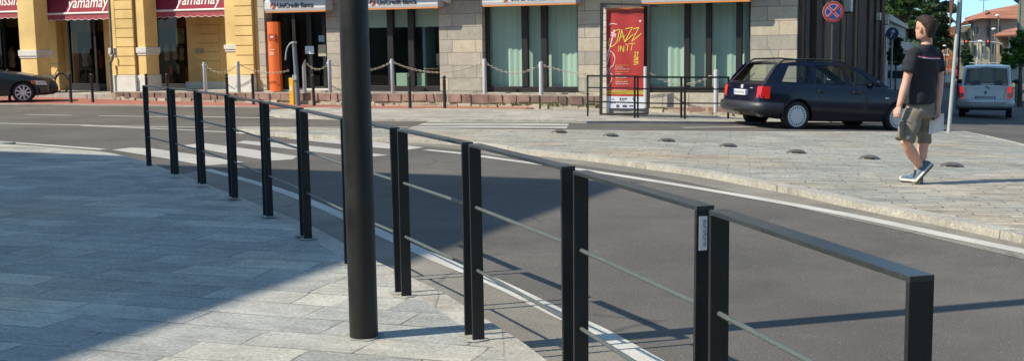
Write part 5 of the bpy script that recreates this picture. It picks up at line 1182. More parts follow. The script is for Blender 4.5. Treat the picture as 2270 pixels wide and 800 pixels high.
# ------------------------------------------------------------------ the street beyond
def leafm(name, c):
    mt, nt, p = new_mat(name); tc = nt.nodes.new('ShaderNodeTexCoord'); n1 = N_(nt, 'ShaderNodeTexNoise', Scale=1.1, Detail=3.0); n2 = N_(nt, 'ShaderNodeTexNoise', Scale=9.0, Detail=1.0)
    nt.links.new(tc.outputs['Object'], n1.inputs['Vector']); nt.links.new(tc.outputs['Object'], n2.inputs['Vector'])
    a = ramp(nt, n1.outputs[0], [(.35, .6), (.65, 1.4)]); b = ramp(nt, n2.outputs[0], [(.35, .7), (.65, 1.35)])
    x = mixc(nt, mixc(nt, a.outputs[0], b.outputs[0], 1., 'MULTIPLY'), c, 1., 'MULTIPLY'); nt.links.new(x, p.inputs['Base Color']); p.inputs['Roughness'].default_value = .7
    tr = nt.nodes.new('ShaderNodeBsdfTranslucent'); nt.links.new(x, tr.inputs[0]); ms = nt.nodes.new('ShaderNodeMixShader'); ms.inputs[0].default_value = .3
    nt.links.new(p.outputs[0], ms.inputs[1]); nt.links.new(tr.outputs[0], ms.inputs[2]); nt.links.new(ms.outputs[0], nt.nodes['Material Output'].inputs[0]); return mt
BARK = mat('bark', (.10, .075, .05), .9, var=.3)
LF_DARK = leafm('cedar_needles', (.045, .085, .035)); LF_MID = leafm('leaf_green', (.075, .14, .035)); LF_BR = leafm('bright_leaves', (.12, .23, .04))
def tree(label, px, pyb, Y, blobs, lm, n, ls, cat='tree', trunk=.25, name='tree', seed=1, flat=1.0):
    "blobs: (px, py, radius px, vertical squash, depth shift m)"
    rnd = random.Random(seed); b = at(px, pyb, Y); b.z = road(b.x, b.y); t = tag(empty(name, b), label, cat)
    B = [(at(x, y, Y+dy)-b, r*Y/FPX, sq) for x, y, r, sq, dy in blobs]; tot = sum(r**3*sq for _, r, sq in B); mb = MB()
    for c, r, sq in B:
        k = int(n*r**3*sq/tot)
        subs = [(c+Vector((rnd.gauss(0, .45), rnd.gauss(0, .45), rnd.gauss(0, .45)*sq))*r, r*rnd.uniform(.18, .42)) for _ in range(26)]
        for _ in range(k):
            sc, sr = rnd.choice(subs); v_ = Vector((rnd.gauss(0, 1), rnd.gauss(0, 1), rnd.gauss(0, 1))).normalized()*sr*rnd.uniform(.45, 1.05); v_.z *= .6*flat; p = sc+v_
            a = Vector((rnd.gauss(0, 1), rnd.gauss(0, 1), rnd.gauss(0, 1)*.5)).normalized(); q = a.cross(Vector((rnd.gauss(0, 1), rnd.gauss(0, 1), rnd.gauss(0, 1)))).normalized(); l = ls*rnd.uniform(.6, 1.4)
            mb.poly([p-a*l, p-q*l*.45, p+a*l, p+q*l*.45])
    mb.build('crown', lm, t, smooth='keep')
    top = max(c.z for c, _, _ in B); cx = sum((c for c, _, _ in B), Vector())/len(B); tm = MB(); tm.tube([(0, 0, -.1), (cx.x*.3, cx.y*.3, top*.35), (cx.x*.8, cx.y*.8, top*.85)], [trunk, trunk*.75, trunk*.2], 8)
    for c, r, sq in B: tm.tube([(cx.x*.4, cx.y*.4, max(.3, min(c.z*.6, top*.5))), tuple(c)], [trunk*.4, trunk*.1], 6)
    tm.build('trunk', BARK, t, smooth=60); return t
tree('tall dark cedar rising behind the man with spreading branches', 2060, 190, 118, [(2068, 22, 34, .5, 0), (2090, 48, 22, .6, 3), (2040, 60, 34, .6, -3), (2082, 80, 26, .7, 2), (2062, 98, 26, .8, 0), (2098, 100, 12, .8, 0), (2074, -20, 22, .7, 0)], LF_DARK, 15000, .30, seed=2, trunk=.4, name='cedar_tree')
tree('broad mid green tree above the pale modern building', 1995, 190, 100, [(1985, 12, 32, .8, 0), (2010, 30, 28, .8, 2), (2028, 2, 22, .6, 0), (1975, -18, 30, .8, 0), (2018, 55, 20, .9, 4), (2030, 75, 18, .9, 4)], LF_MID, 14000, .26, seed=3, trunk=.35, name='broadleaf_tree')
tree('slim dark tree standing right before the pale modern building', 1985, 185, 56, [(1986, 106, 11, 1.2, 0), (1981, 122, 13, 1.1, 0), (1992, 128, 11, 1.0, 0), (1985, 90, 7, 1.2, 0)], LF_DARK, 5000, .12, seed=4, trunk=.05, name='young_tree')
tree('bright green leafy tree before the beige house at right', 2262, 190, 47, [(2262, 92, 16, 1.0, 0), (2254, 110, 15, 1.0, 0), (2272, 116, 18, 1.1, 0), (2262, 132, 12, .8, 0)], LF_BR, 7000, .10, seed=5, trunk=.12, name='broadleaf_tree')
tree('rounded bright green bush at the left foot of the right hand tree', 2236, 160, 52, [(2236, 130, 12, 1.2, 0), (2232, 142, 10, 1.1, 0), (2241, 146, 9, 1.2, 0)], LF_BR, 3500, .10, cat='bush', seed=6, trunk=.06, name='bush')
tree('dark hedge in shade under the pale modern building', 2002, 175, 66, [(1972, 148, 9, .9, 0), (1988, 147, 9, .9, 0), (2003, 147, 9, .9, 0), (2018, 148, 9, .9, 0)], LF_DARK, 3500, .14, cat='hedge', seed=7, trunk=.06, name='hedge')
tree('dark narrow cypress left of the grey beige house', 2135, 170, 108, [(2141, 118, 8, 2.2, 0), (2143, 135, 9, 1.6, 0), (2150, 140, 7, 1.4, 0)], LF_DARK, 2600, .2, seed=8, trunk=.15, name='cypress')
TILE = stone_mat('roof_tiles', (.34, .13, .075), (.42, .17, .09), (.50, .23, .12), .5, .35, (.22, .09, .06), .03, bump=1.0)
WDK = mat('far_window_dark', (.05, .05, .05), .3, var=0); WLT = mat('far_shutter_pale', (.62, .58, .50), .7, var=.05); SHUT = mat('far_shutter_green', (.10, .13, .09), .7, var=.1)
def fbuild(label, pts, Y, depth, m_, name='house'):
    o = at(pts[0][0], 66, Y); b = Vector((o.x, o.y, road(o.x, o.y))); t = tag(empty(name, b), label, 'house'); vd = Vector((o.x, o.y, 0)).normalized()*depth
    P = [at(x, y, Y)-b for x, y in pts]; mb = MB(); mb.prism(P, vd); mb.build('wall', m_, t); t['Y_'] = Y; return t, b, Y
def fplate(T, name, pts, m_, out=.12, parent=None, Yo=0):
    t, b, Y = T; P = [at(x, y, Y-out+Yo)-b for x, y in pts]; vd = Vector((P[0].x+b.x, P[0].y+b.y, 0)).normalized()*(out*.9); mb = MB(); mb.prism(P, vd); return mb.build(name, m_, parent or t)
def rc(x0, y0, x1, y1): return [(x0, y0), (x1, y0), (x1, y1), (x0, y1)]
# pale modern building along the street
a0, a1 = at(1962, 100, 62), at(2015, 100, 112); b = Vector((a0.x, a0.y, road(a0.x, a0.y))); t = tag(empty('modern_building', b), 'pale grey low modern building beyond the dark bank side wall', 'building')
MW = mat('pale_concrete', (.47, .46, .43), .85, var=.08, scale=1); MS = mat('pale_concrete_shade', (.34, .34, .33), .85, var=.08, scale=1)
dz = Vector((0, 0, 1)); back = Vector((-3, 2, 0))
def mq(y0a, y0b, y1a, y1b, m_, name, o_=0.0):
    off = Vector((a1.y-a0.y, -(a1.x-a0.x), 0)).normalized()*o_
    A = at(1962, y0a, 62)-b+off; B_ = at(2015, y0b, 112)-b+off; C_ = at(2015, y1b, 112)-b+off; D = at(1962, y1a, 62)-b+off; mb = MB(); mb.prism([A, B_, C_, D], back); return mb.build(name, m_, t)
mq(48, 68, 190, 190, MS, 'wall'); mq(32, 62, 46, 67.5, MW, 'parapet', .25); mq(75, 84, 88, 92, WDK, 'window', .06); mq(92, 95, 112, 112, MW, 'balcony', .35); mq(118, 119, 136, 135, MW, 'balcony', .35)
# orange house
T = fbuild('orange plastered house with pale window frames behind the leaning pole', [(2086, 76), (2126, 76), (2126, 200), (2086, 200)], 132, 9, mat('orange_plaster', (.62, .27, .12), .9, var=.1))
fplate(T, 'roof', [(2080, 79), (2086, 66), (2122, 57), (2130, 74), (2130, 77)], TILE, 1.2)
for x in (2093, 2102, 2112, 2120):
    for y in (84, 108, 132, 158):
        w = fplate(T, 'window', rc(x-2.5, y, x+2.5, y+13), WLT, .10); fplate(T, 'pane', rc(x-1.2, y+1.5, x+1.2, y+12), WDK, .16, w)
fplate(T, 'balcony', rc(2091, 121, 2104, 124), WLT, .9)
# grey beige house
T = fbuild('narrow grey beige house with a small orange tiled roof, left of the big pink house', [(2124, 60), (2153, 56), (2153, 200), (2124, 200)], 124, 9, mat('grey_beige_plaster', (.46, .42, .33), .9, var=.1))
fplate(T, 'roof', [(2121, 60), (2138, 47), (2153, 44), (2154, 54)], TILE, 1.2)
for x in (2132, 2144):
    for y in (72, 100, 128): w = fplate(T, 'window', rc(x-2.5, y, x+2.5, y+12), SHUT, .10)
# big pinkish house with hipped roof
Yb = 112; PINKP = mat('pink_plaster', (.56, .39, .30), .9, var=.08); 
T = fbuild('big pinkish house with wide hipped red tiled roof and dark eaves', [(2152, 41.5), (2176, 39), (2262, 40), (2262, 200), (2152, 200)], Yb, 4, PINKP)
t, b, Y = T
def Q(x, y, Y_): return at(x, y, Y_)-b
mb = MB(); E = [Q(2139, 48, Yb-1), Q(2176, 41, Yb-1.6), Q(2262, 42.5, Yb-1.6), Q(2262, 30, Yb+12), Q(2139, 40, Yb+12)]; Rg = [Q(2196, 22, Yb+5), Q(2262, 9, Yb+5)]
mb.poly([E[0], E[1], Rg[0]]); mb.poly([E[1], E[2], Rg[1], Rg[0]]); mb.poly([Rg[0], Rg[1], E[3], E[4]]); mb.poly([E[4], E[0], Rg[0]]); mb.poly([p+Vector((0, 0, -.02)) for p in E]); rf = mb.build('roof', TILE, t)
fplate(T, 'chimney', rc(2183, 24, 2190, 31), PINKP, -4); 
fplate(T, 'lower_wall', [(2152, 92), (2200, 92), (2200, 200), (2152, 200)], mat('lower_yellow_plaster', (.62, .53, .36), .9, var=.08), .10)
for x, y, m_ in ((2160, 57, WLT), (2168, 57, WLT), (2192, 60, SHUT), (2215, 58, SHUT), (2160, 100, SHUT), (2205, 98, SHUT), (2178, 100, WLT)):
    w = fplate(T, 'window', rc(x-3, y, x+3, y+22 if y < 90 else y+24), m_, .2); fplate(T, 'pane', rc(x-1.3, y+2, x+1.3, y+19), WDK, .26, w)
fplate(T, 'drainpipe', rc(2194, 44, 2195.5, 140), WDK, .2); fplate(T, 'window', [(2153, 52), (2158, 50), (2158, 130), (2153, 130)], SHUT, .12)
# small house with tiled lean-to roof
T = fbuild('low beige house with a small tiled roof in front of the big pink house', [(2208, 80), (2262, 76), (2262, 200), (2208, 200)], 88, 8, mat('sand_plaster', (.55, .42, .26), .9, var=.08))
t, b, Y = T; mb = MB(); E0, E1, R1, R0 = at(2199, 80, 86.5)-b, at(2262, 76, 86.5)-b, at(2262, 60, 92)-b, at(2225, 68, 92)-b; mb.prism([E0, E1, R1, R0], (0, 0, -.12)); mb.build('roof', TILE, t)
for x0, y0, x1, y1 in ((2238, 84, 2252, 104), (2240, 108, 2252, 118), (2215, 100, 2221, 118)): w = fplate(T, 'window', rc(x0, y0, x1, y1), WDK, .15); fplate(T, 'shutter', rc(x0-1.5, y0, x0+.8, y1), WLT, .2, w)
fplate(T, 'balcony', rc(2232, 104, 2255, 107), WLT, 1.0); fplate(T, 'post', rc(2236, 78, 2239, 122), WLT, 1.1)
# beige house at the right edge
T = fbuild('beige house corner at the right edge with a green drainpipe', [(2257, -70), (2420, -70), (2420, 185), (2257, 185)], 56, 9, mat('edge_plaster', (.50, .44, .33), .9, var=.12))
t, b, Y = T; p = at(2258.5, 60, 55.8)-b; MB().tube([(p.x, p.y, -.5), (p.x, p.y, 6)], .07, 8).build('drainpipe', mat('green_pipe', (.17, .24, .17), .6), t, smooth=40)
MB().bar(at(2258, 3, 55.6)-b, at(2246, -2, 55.0)-b, .08, .08).build('lamp_bracket', mat('bracket_blue', (.03, .05, .16), .5), t); MB().bar(at(2258, 8, 55.6)-b, at(2248, 1, 55.0)-b, .05, .05).build('lamp_bracket', bpy.data.materials['bracket_blue'], t)
fplate(T, 'door', rc(2266, 138, 2282, 176), mat('brown_door', (.16, .08, .06), .6), .1); fplate(T, 'sign_plate', rc(2262, 124, 2268, 130), WLT, .08)
wl_ = fbuild('low pale garden wall behind the silver minivan at the right', [(2232, 150), (2300, 150), (2300, 182), (2232, 182)], 53, .3, mat('garden_wall', (.52, .49, .42), .9, var=.1), 'garden_wall'); wl_[0]['category'] = 'wall'
for tt in bpy.data.objects:
    if 'Y_' in tt.keys(): del tt['Y_']
# pavement strip at the right side of the far street
# traffic lights over the street
TLB = mat('signal_black', (.02, .02, .02), .5, var=0); TRL = mat('signal_red_lit', (.7, .05, .02), .3, var=0, emit=(1, .08, .03), estr=1.6)
MASTM = mat('mast_pale', (.50, .52, .48), .5, var=.05)
Ym = 76; b = at(2168, 66, Ym); b = Vector((b.x, b.y, road(b.x, b.y))); t = tag(empty('signal_mast', b), 'pale signal mast with a long arm over the street in front of the pink house', 'traffic light mast')
q0, q1 = at(2126, 95, Ym)-b, at(2222, 98, Ym)-b; qm = at(2168, 93, Ym)-b
MB().tube([(0, 0, 0), tuple(qm)], .05, 8).build('pole', MASTM, t, smooth=40); MB().tube([q0, qm, at(2205, 94.5, Ym)-b, q1], .045, 8).build('arm', MASTM, t, smooth=40)
MB().tube([at(2149, 140, Ym)-b, at(2222, 140, Ym)-b], .03, 6).build('crossbar', MASTM, t)
for x, lb in ((2142, 'traffic light lit red, left one hanging from the arm'), (2190, 'traffic light lit red, right one hanging from the arm')):
    c = at(x, 97, Ym-.1); s = tag(empty('traffic_light', c, face_to(c)), lb, 'traffic light', 'traffic lights over the street'); hw_, hh_ = 5.2*Ym/FPX, 7.5*Ym/FPX
    MB().box(-hw_, hw_, -.08, .08, -hh_, hh_).build('housing', TLB, s, bevel=.02); MB().lathe([(.05, -.10), (.047, -.112), (.001, -.114)], 14, (0, 0, hh_*.6), 'y').build('red_lamp', TRL, s, smooth=40)
    for zz in (0, -.6): MB().lathe([(.07, -.09), (.065, -.10)], 14, (0, 0, hh_*zz), 'y').build('lamp_lens', mat('lens_dark', (.03, .03, .025), .3, var=0) if 'lens_dark' not in bpy.data.materials else bpy.data.materials['lens_dark'], s)
LMP = mat('lamp_white', (.75, .75, .72), .4, var=0)
for x, yt, Yl, lb in ((2211, 35, 90, 'street lamp head against the red roof of the pink house'), (2203, 65, 84, 'street lamp head before the pink wall'), (2173, 92, 80, 'street lamp just above the arm between the traffic lights'), (2094, 102, 100, 'street lamp before the orange house')):
    c = at(x, yt, Yl); g = Vector((c.x, c.y, road(c.x, c.y))); s = tag(empty('street_lamp', g), lb, 'street lamp', 'street lamps down the far street'); h = c.z-g.z
    MB().tube([(.12, 0, 0), (.12, 0, h-.15), (0, 0, h)], [.055, .045, .03], 8).build('pole', mat('lamp_pole', (.20, .20, .18), .6), s, smooth=40); MB().ell((0, 0, h), .16, .16, .09).build('lamp_head', LMP, s, smooth=80)
c = at(2180, 20, Yb+5); s = tag(empty('antenna', at(2180, 28, Yb+5)), 'thin rooftop antenna against the sky', 'antenna'); MB().tube([(0, 0, -.3), (0, 0, 2.6)], .03, 5).build('mast', WDK, s)
for k in range(4): MB().tube([(-.5+.08*k, 0, 1.2+k*.35), (.5-.08*k, 0, 1.2+k*.35)], .02, 4).build('rod', WDK, s)
# distant low ground beyond: a wooded rise closing the view
sheet('hills', [(-300, 330), (330, 330), (400, 420), (-400, 420)], 0, leafm('far_wood', (.05, .09, .05)), step=12, zf=lambda x, y: (road(x, y) if y < 335 else -2.0+2.0*math.sin(x*.02)))
# ------------------------------------------------------------------ the walking man
SKIN = mat('skin', (.62, .345, .25), .55, var=.08, scale=8, fine=60, spec=.4); SHIRT = mat('black_tshirt', (.012, .014, .020), .85, var=.25, scale=6, fine=200)
SHORT = mat('khaki_cotton', (.19, .175, .138), .9, var=.14, scale=9, fine=120, bump=.2); HAIR = mat('dark_brown_hair', (.028, .014, .009), .75, var=.35, scale=20, fine=200, bump=.4)
YP = 12.0
gp = G(2030, 407, .071); YP = gp.y
man = tag(empty('person', gp), 'man in black t-shirt and khaki cargo shorts walking left across the island, holding papers', 'person')
def J(x, y, d=0.0): return at(x, y, YP+d)-gp
Wv = Vector((.80, .60, 0)); Fv = Vector((-.60, .80, 0)); Zv = Vector((0, 0, 1))     # to his right, forward
def ring(c, a, b, n=20, tilt=None, p=2.0):
    out = []
    for k in range(n):
        t = 2*math.pi*k/n; ct, st = math.cos(t), math.sin(t); e = 2/p
        out.append(c+a*math.copysign(abs(ct)**e, ct)+b*math.copysign(abs(st)**e, st))
    return out
def limb(mb, pts, rs, n=14, ell=1.0, side=None): mb.tube(pts, rs, n, flat=ell, side=side)
# joints
shL, elL, wrL = J(2024, 120, -.12), J(2009, 181, -.14), J(1993, 236, -.18)
shR, elR, wrR = J(2075, 122, .14), J(2083, 178, .10), J(2079, 238, .02)
hipL, knL, anL = J(2026, 240, -.08), J(2008, 318, -.16), J(2044, 376, .02)
hipR, knR, anR = J(2054, 240, .10), J(2047, 318, .06), J(2034, 388, .04)
neckB, headC = J(2052, 100, .02), J(2050, 62, 0)
hd = Vector((-.70, .714, 0)); hs = Vector((.714, .70, 0))            # head forward, head right
def body(mb):
    # trunk
    R_ = []
    for y, x, a, b in ((245, 2040, .120, .075), (225, 2040, .135, .085), (200, 2042, .150, .10), (170, 2046, .165, .11), (140, 2049, .185, .11), (120, 2050, .185, .095), (108, 2051, .13, .08), (100, 2052, .065, .065)): R_.append(ring(J(x, y), Wv*a, Fv*b))
    mb.rings(R_)
    limb(mb, [J(2053, 108, .02), J(2055, 92, .02), J(2052, 76, .01)], [.062, .056, .060], 16)
    # head: skull, face, jaw
    c = headC; up = Zv; S = []
    for z, f0, f1, w in ((-.125, .055, .02, .035), (-.115, .078, .035, .052), (-.09, .088, .06, .064), (-.05, .090, .080, .072), (-.01, .088, .092, .075), (.03, .090, .098, .078), (.07, .080, .094, .074), (.10, .058, .075, .058), (.118, .02, .03, .02)):
        cen = c+up*z+hd*((f0-f1)/2+.0); S.append(ring(cen, hd*((f0+f1)/2), hs*w, 20, p=2.2))
    mb.rings(S)
    # nose, brow, lips, chin, ears
    mb.rings([ring(c+hd*x+up*z, hs*w, up*h, 8) for x, z, w, h in ((.075, .000, .010, .012), (.092, -.012, .012, .014), (.108, -.030, .014, .012), (.080, -.038, .014, .008))])
    mb.ell(c+hd*.080+up*.018, .016, .03, .012, 10, 6); mb.ell(c+hd*.084+up*-.066, .013, .02, .008, 10, 6); mb.ell(c+hd*.084+up*-.080, .012, .018, .007, 10, 6); mb.ell(c+hd*.072+up*-.108, .02, .02, .018, 10, 6)
    for s in (1, -1): mb.ell(c+hd*.004+hs*.082*s+up*-.022, .018, .016, .032, 12, 8)
    # arms
    limb(mb, [shL, shL.lerp(elL, .5), elL, elL.lerp(wrL, .35), wrL], [.056, .050, .042, .043, .029], 14)
    limb(mb, [shR, shR.lerp(elR, .5), elR, elR.lerp(wrR, .35), wrR], [.056, .050, .042, .043, .029], 14)
    # legs
    limb(mb, [hipL, knL, knL.lerp(anL, .12), knL.lerp(anL, .38), knL.lerp(anL, .7), anL], [.070, .060, .056, .064, .045, .037], 16)
    limb(mb, [hipR, knR, knR.lerp(anR, .12), knR.lerp(anR, .38), knR.lerp(anR, .7), anR], [.070, .060, .056, .062, .044, .037], 16)
    # hands: palm, four unequal curled fingers, thumb from the side of the palm
    for w, dirn, side, fw in ((wrL, (wrL-elL).normalized(), Vector((-.6, .8, 0)), Vector((.8, .6, 0))), (wrR, (wrR-elR).normalized(), Vector((-.6, .8, 0)), Vector((-.8, -.6, 0)))):
        # side = towards the thumb (forward), fw = palm normal (towards the body)
        pc = w+dirn*.045
        mb.rings([ring(w-dirn*.01, side*.028, fw*.020, 12), ring(w+dirn*.03, side*.038, fw*.018, 12), ring(w+dirn*.075, side*.042, fw*.015, 12), ring(w+dirn*.088, side*.038, fw*.011, 12)])
        for k, (L1, o) in enumerate(((.068, .031), (.078, .011), (.073, -.011), (.058, -.031))):
            a = w+dirn*.08+side*o; b_ = a+dirn*L1*.42+fw*.010; c_ = b_+dirn*L1*.24+fw*.024; d_ = c_-dirn*.002+fw*.020
            mb.tube([a-dirn*.02, a, b_, c_, d_], [.0095, .0098, .0092, .0085, .007], 8)
        a = w+dirn*.022+side*.028; mb.tube([a-side*.01, a+side*.022+dirn*.022+fw*.008, a+side*.028+dirn*.052+fw*.020, a+side*.018+dirn*.072+fw*.030], [.014, .013, .011, .008], 8)
solid(body, .0075, 'body', SKIN, man, 3)
# shirt
def shirt(mb):
    R_ = []
    for y, x, a, b in ((231, 2037, .182, .138), (222, 2038, .180, .136), (200, 2041, .168, .122), (172, 2046, .183, .128), (145, 2049, .205, .128), (126, 2050, .212, .115), (113, 2051, .185, .098), (104, 2052, .105, .078), (99, 2053, .074, .070)): R_.append(ring(J(x, y), Wv*a, Fv*b, 28, p=2.25))
    mb.rings(R_)
    for sh, el in ((shL, elL), (shR, elR)):
        q = sh.lerp(el, .66); mb.tube([sh+(J(2050, 118)-sh)*.25+Vector((0, 0, .0)), sh+Vector((0, 0, -.005)), sh.lerp(el, .35), q], [.07, .078, .076, .080], 18)
o = solid(shirt, .009, 'tshirt', SHIRT, man, 5)
# wrinkles: gentle push of the cloth
NM = [v.normal.copy() for v in o.data.vertices]
for v, n in zip(o.data.vertices, NM):
    p = v.co; d = .006*math.sin(p.z*26+p.x*22+3*math.sin(p.y*14))+.009*noise.noise(p*9); v.co = p+n*d*(1 if p.z < 1.45 else .3)
# red and white chest band across the back (printed on the shirt)
from mathutils.bvhtree import BVHTree
bv = BVHTree.FromPolygons([v.co for v in o.data.vertices], [list(p.vertices) for p in o.data.polygons])
def printed(name, rows, m_, parent):
    mb = MB(); V = []
    for row in rows:
        r = []
        for x, y in row:
            d = ray(x, y).normalized(); o_ = CAMP-gp; hit = bv.ray_cast(o_, d)
            r.append(mb.v(hit[0]-d*.004) if hit[0] else None)
        V.append(r)
    for j in range(len(V)-1):
        for i in range(len(V[0])-1):
            q = [V[j][i], V[j][i+1], V[j+1][i+1], V[j+1][i]]
            if all(q) and max((q[0].co-q[2].co).length, (q[1].co-q[3].co).length) < .08: mb.f(q)
    return mb.build(name, m_, parent, smooth='keep')
xs_ = [2035+i*1.6 for i in range(33)]
def yb_(x): return 122.5+(x-2035)*.115+(1.5*math.sin((x-2035)*.08))
printed('red_band', [[(x, yb_(x)+k) for x in xs_] for k in (0, 1.1, 2.2)], mat('band_red', (.48, .015, .05), .8, var=.1), o); printed('white_band', [[(x, yb_(x)+2.2+k) for x in xs_] for k in (0, 1.2, 2.2)], mat('band_white', (.72, .68, .68), .8, var=.05), o)
printed('back_logo', [[(2062+k, 93+k*.55+j) for k in (0, 2, 4, 6, 8)] for j in (0, 1.5, 2.8)], mat('logo_red', (.40, .03, .05), .8, var=0), o)
# shorts
def shorts(mb):
    mb.rings([ring(J(x, y), Wv*a, Fv*b, 24, p=2.2) for y, x, a, b in ((219, 2040, .150, .108), (232, 2040, .165, .120), (250, 2040, .178, .130), (262, 2041, .165, .120))])
    L1 = [J(2027, 246, -.08), J(2019, 268, -.10), J(2012, 290, -.13), J(2005, 312, -.15)]
    mb.tube(L1, [.105, .108, .102, .098], 20)
    mb.tube([J(2053, 246, .09), J(2050, 270, .08), J(2047, 296, .07), J(2045, 318, .06)], [.100, .098, .088, .080], 20)
s_ = solid(shorts, .009, 'shorts', SHORT, man, 4)
NM = [v.normal.copy() for v in s_.data.vertices]
for v, n in zip(s_.data.vertices, NM):
    p = v.co; d = .007*math.sin(p.z*34+p.x*26+2*math.sin(p.y*20))+.012*noise.noise(p*11); v.co = p+n*d
# cargo pocket with flap on the outer left leg
def pocket(mb):
    c = J(2000, 290, -.20); mb.rings([ring(c+Zv*z, Vector((.055, .10, 0)).normalized()*.070, Vector((-.9, -.45, 0)).normalized()*w, 16, p=4) for z, w in ((-.085, .012), (-.08, .040), (.05, .036), (.07, .02))])
solid(pocket, .008, 'pocket', SHORT, s_, 2)
def flap(mb):
    c = J(2000, 273, -.20); mb.rings([ring(c+Zv*z, Vector((.055, .10, 0)).normalized()*.076, Vector((-.9, -.45, 0)).normalized()*w, 16, p=4) for z, w in ((-.025, .045), (.02, .04), (.03, .02))])
solid(flap, .008, 'pocket_flap', SHORT, s_, 1)
def belt(mb): mb.rings([ring(J(2040, y), Wv*.172, Fv*.128, 24, p=2.2) for y in (224, 230)])
# hair: cap over the skull, short at the neck
def hair(mb):
    c = headC+Zv*.0
    S = []
    for z, f0, f1, w in ((-.105, -.052, .080, .048), (-.075, -.035, .096, .064), (-.045, -.024, .108, .076), (-.01, -.012, .118, .081), (.025, .020, .122, .086), (.05, .050, .120, .086), (.078, .085, .110, .082), (.103, .080, .092, .070), (.124, .055, .066, .050), (.134, .02, .03, .02)):
        cen = c+Zv*z+hd*((f0-f1)/2); S.append(ring(cen, hd*((f0+f1)/2), hs*w, 20, p=2.1))
    mb.rings(S); mb.ell(c+hd*.055+Zv*.10, .04, .045, .022)
h_ = solid(hair, .007, 'hair', HAIR, man, 2)
NM = [v.normal.copy() for v in h_.data.vertices]
for v, n in zip(h_.data.vertices, NM): v.co += n*(.004*noise.noise(v.co*90)+.003*noise.noise(v.co*25))
# glasses
gm = MB()
for s in (1, -1):
    c = headC+hd*.098+hs*.034*s+Zv*.004; gm.tube([c+hs*.024*math.cos(a)+Zv*.015*math.sin(a) for a in [2*math.pi*k/14 for k in range(14)]], .0028, 5, close=True)
    gm.tube([headC+hd*.098+hs*.058*s+Zv*.008, headC+hd*.05+hs*.084*s+Zv*.008, headC-hd*.004+hs*.088*s+Zv*.002], .0028, 5)
gm.tube([headC+hd*.100+hs*.010+Zv*.006, headC+hd*.100-hs*.010+Zv*.006], .0028, 5); gm.build('glasses', mat('glasses_black', (.015, .012, .012), .3, var=0), man, smooth=60)
for s in (1, -1): MB().ell(headC+hd*.086+hs*.033*s+Zv*.003, .010, .010, .007, 10, 6).build('eye', mat('eye_dark', (.10, .07, .05), .3, var=0) if 'eye_dark' not in bpy.data.materials else bpy.data.materials['eye_dark'], man, smooth=80)
# socks and canvas shoes
SOCK = mat('navy_sock', (.018, .020, .035), .9, var=.2); CANV = mat('blue_canvas', (.09, .15, .21), .9, var=.15, scale=20); RUB = mat('shoe_rubber', (.66, .63, .55), .7, var=.1, scale=15); SOLE = mat('shoe_sole', (.045, .04, .035), .8, var=.2); LACE = mat('lace_white', (.70, .68, .62), .8, var=.05)
def sock(an, kn): m_ = MB(); m_.tube([an.lerp(kn, .16), an.lerp(kn, .05), an-(kn-an).normalized()*.03], [.043, .042, .045], 14); m_.build('sock', SOCK, man, smooth=60)
sock(anL, knL); sock(anR, knR)
def shoe(heel, toe, up, name):
    "heel and toe: ground-side ends of the sole centre line"
    f = (toe-heel).normalized(); L = (toe-heel).length; u = (up-f*up.dot(f)).normalized(); r = f.cross(u)
    prof = [(-.02, .030, .060), (.05, .040, .078), (.22, .041, .088), (.42, .040, .070), (.62, .048, .052), (.80, .048, .042), (.93, .036, .034), (1.0, .016, .022)]
    t_ = MB(); t_.rings([ring(heel+f*L*x+u*(.022+h*.5-.012), r*w, u*(h*.5+.004), 16, p=2.6) for x, w, h in prof]); sh = t_.build('shoe', CANV, man, smooth=60)
    t_ = MB(); t_.rings([ring(heel+f*L*x+u*.014, r*(w+.005), u*.014, 20, p=6) for x, w, h in prof]); t_.build('rubber_edge', RUB, sh, smooth=50)
    t_ = MB(); t_.rings([ring(heel+f*L*x-u*.004, r*(w+.001), u*.006, 20, p=6) for x, w, h in prof]); t_.build('sole', SOLE, sh, smooth=50)
    t_ = MB(); t_.ell(heel+f*L*.93+u*.026, .034, .036, .022, 14, 8); t_.build('toe_cap', RUB, sh, smooth=80)
    t_ = MB()
    for k in range(5): c = heel+f*L*(.40+.07*k)+u*(.098-.011*k); t_.tube([c-r*.022, c+u*.004, c+r*.022], .004, 5)
    t_.build('laces', LACE, sh, smooth=60)
# right shoe flat on the ground, pointing left and slightly away
hR = J(2042, 404, .02); hR.z = .012; tR = hR+Vector((-.15, .20, 0)); shoe(hR, tR, Zv, 'right')
# left shoe: heel lifted, toe on the ground, sole seen from behind
tL = J(2030, 409, -.10); tL.z = .015; hL = J(2063, 371, -.02); f_ = (hL-tL).normalized(); hL = tL+f_*.285; shoe(hL, tL, Vector((-.62, .42, .6)), 'left')
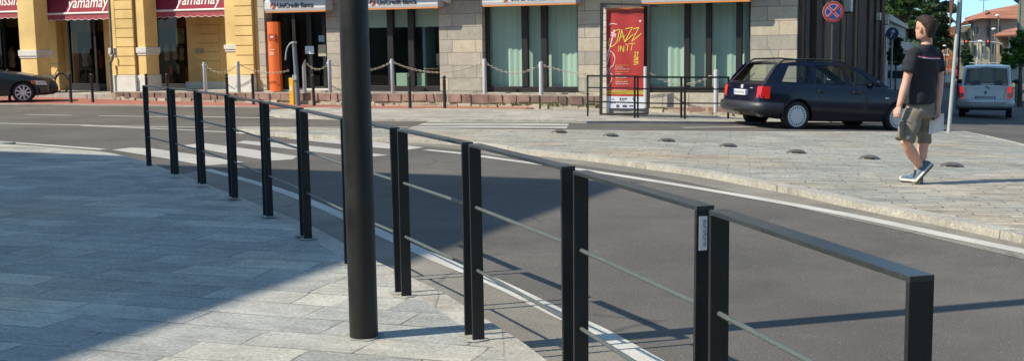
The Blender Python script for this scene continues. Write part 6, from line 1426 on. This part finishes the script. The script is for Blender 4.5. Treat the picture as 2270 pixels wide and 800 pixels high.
# papers in a clear folder held in the right hand
pc = [J(2062, 258, -.02), J(2093, 251, .0), J(2092, 291, .0), J(2058, 298, -.03)]
mb = MB(); mb.prism(pc, Wv*.004+Fv*.004); ppo = mb.build('folder', mat('folder_grey', (.60, .62, .63), .35, var=.15, scale=6), None); ppo.location = gp
tag(ppo, 'grey white paper folder hanging from the man\'s right hand', 'folder')
mb = MB(); mb.tube([J(2068, 263, -.07), J(2068.5, 263.2, -.03)], .02, 10)
mk = mb.build('clip', mat('clip_black', (.03, .03, .03), .5, var=0), ppo)
# white cigarette between the fingers of the left hand
cg = tag(MB().tube([(0, 0, 0), (-.02, -.05, .06)], .004, 6).build('cigarette', LACE, None), 'thin white cigarette between the fingers of the man\'s left hand', 'cigarette'); cg.location = gp+wrL+(wrL-elL).normalized()*.09+Vector((.01, -.02, 0))
# ------------------------------------------------------------------ the block of flats behind on the left, whose corner shades the pavement
hh = 12.1; tipP = Vector((1.38, 13.2, 0)); C0 = tipP - Vector((.966, .259, 0))*(hh/math.tan(SUN_EL))
t = tag(empty('apartment_block', (C0.x, C0.y, 0), math.atan2(FU.y, FU.x)), 'tall plastered corner building outside the left edge whose shadow falls on the pavement', 'building')
MB().box(-34, -.4, -26, -.4, -.4, 11.9).build('wall', mat('shade_wall', (.42, .36, .27), .85), t)
MB().box(-34.4, 0, -26.4, 0, 11.9, 12.0).build('roof', mat('shade_roof', (.28, .13, .09), .85), t)
for fl in range(4):
    for k in range(9):
        z0 = 1.0+fl*2.9
        w1 = MB(); w1.box(-2.6-k*3.5, -1.5-k*3.5, -.43, -.36, z0, z0+1.5); w1.build('window', mat('shade_glass', (.03, .035, .04), .1, var=0) if 'shade_glass' not in bpy.data.materials else bpy.data.materials['shade_glass'], t)
        w1 = MB(); w1.box(-.43, -.36, -2.6-k*2.8, -1.5-k*2.8, z0, z0+1.5); w1.build('window', bpy.data.materials['shade_glass'], t)

t = tag(empty('sky_block_terrace', (18, -26, 0)), 'unseen ochre row building added behind the camera to block sky reflections', 'building')  # unseen block added to keep sky out of glass, cars and dark metal
MB().box(-34, 46, -12, 0, -.6, 13).build('wall', mat('sky_block_plaster', (.40, .30, .20), .9), t); MB().box(-34.4, 46.4, -12.4, .4, 13.0, 13.3).build('roof', bpy.data.materials['shade_roof'], t)
for fl in range(4):
    for k in range(20):
        z0 = 1.0+fl*3.0; MB().box(-32+k*3.9, -30.8+k*3.9, -.05, .03, z0, z0+1.7).build('window', bpy.data.materials['shade_glass'], t)
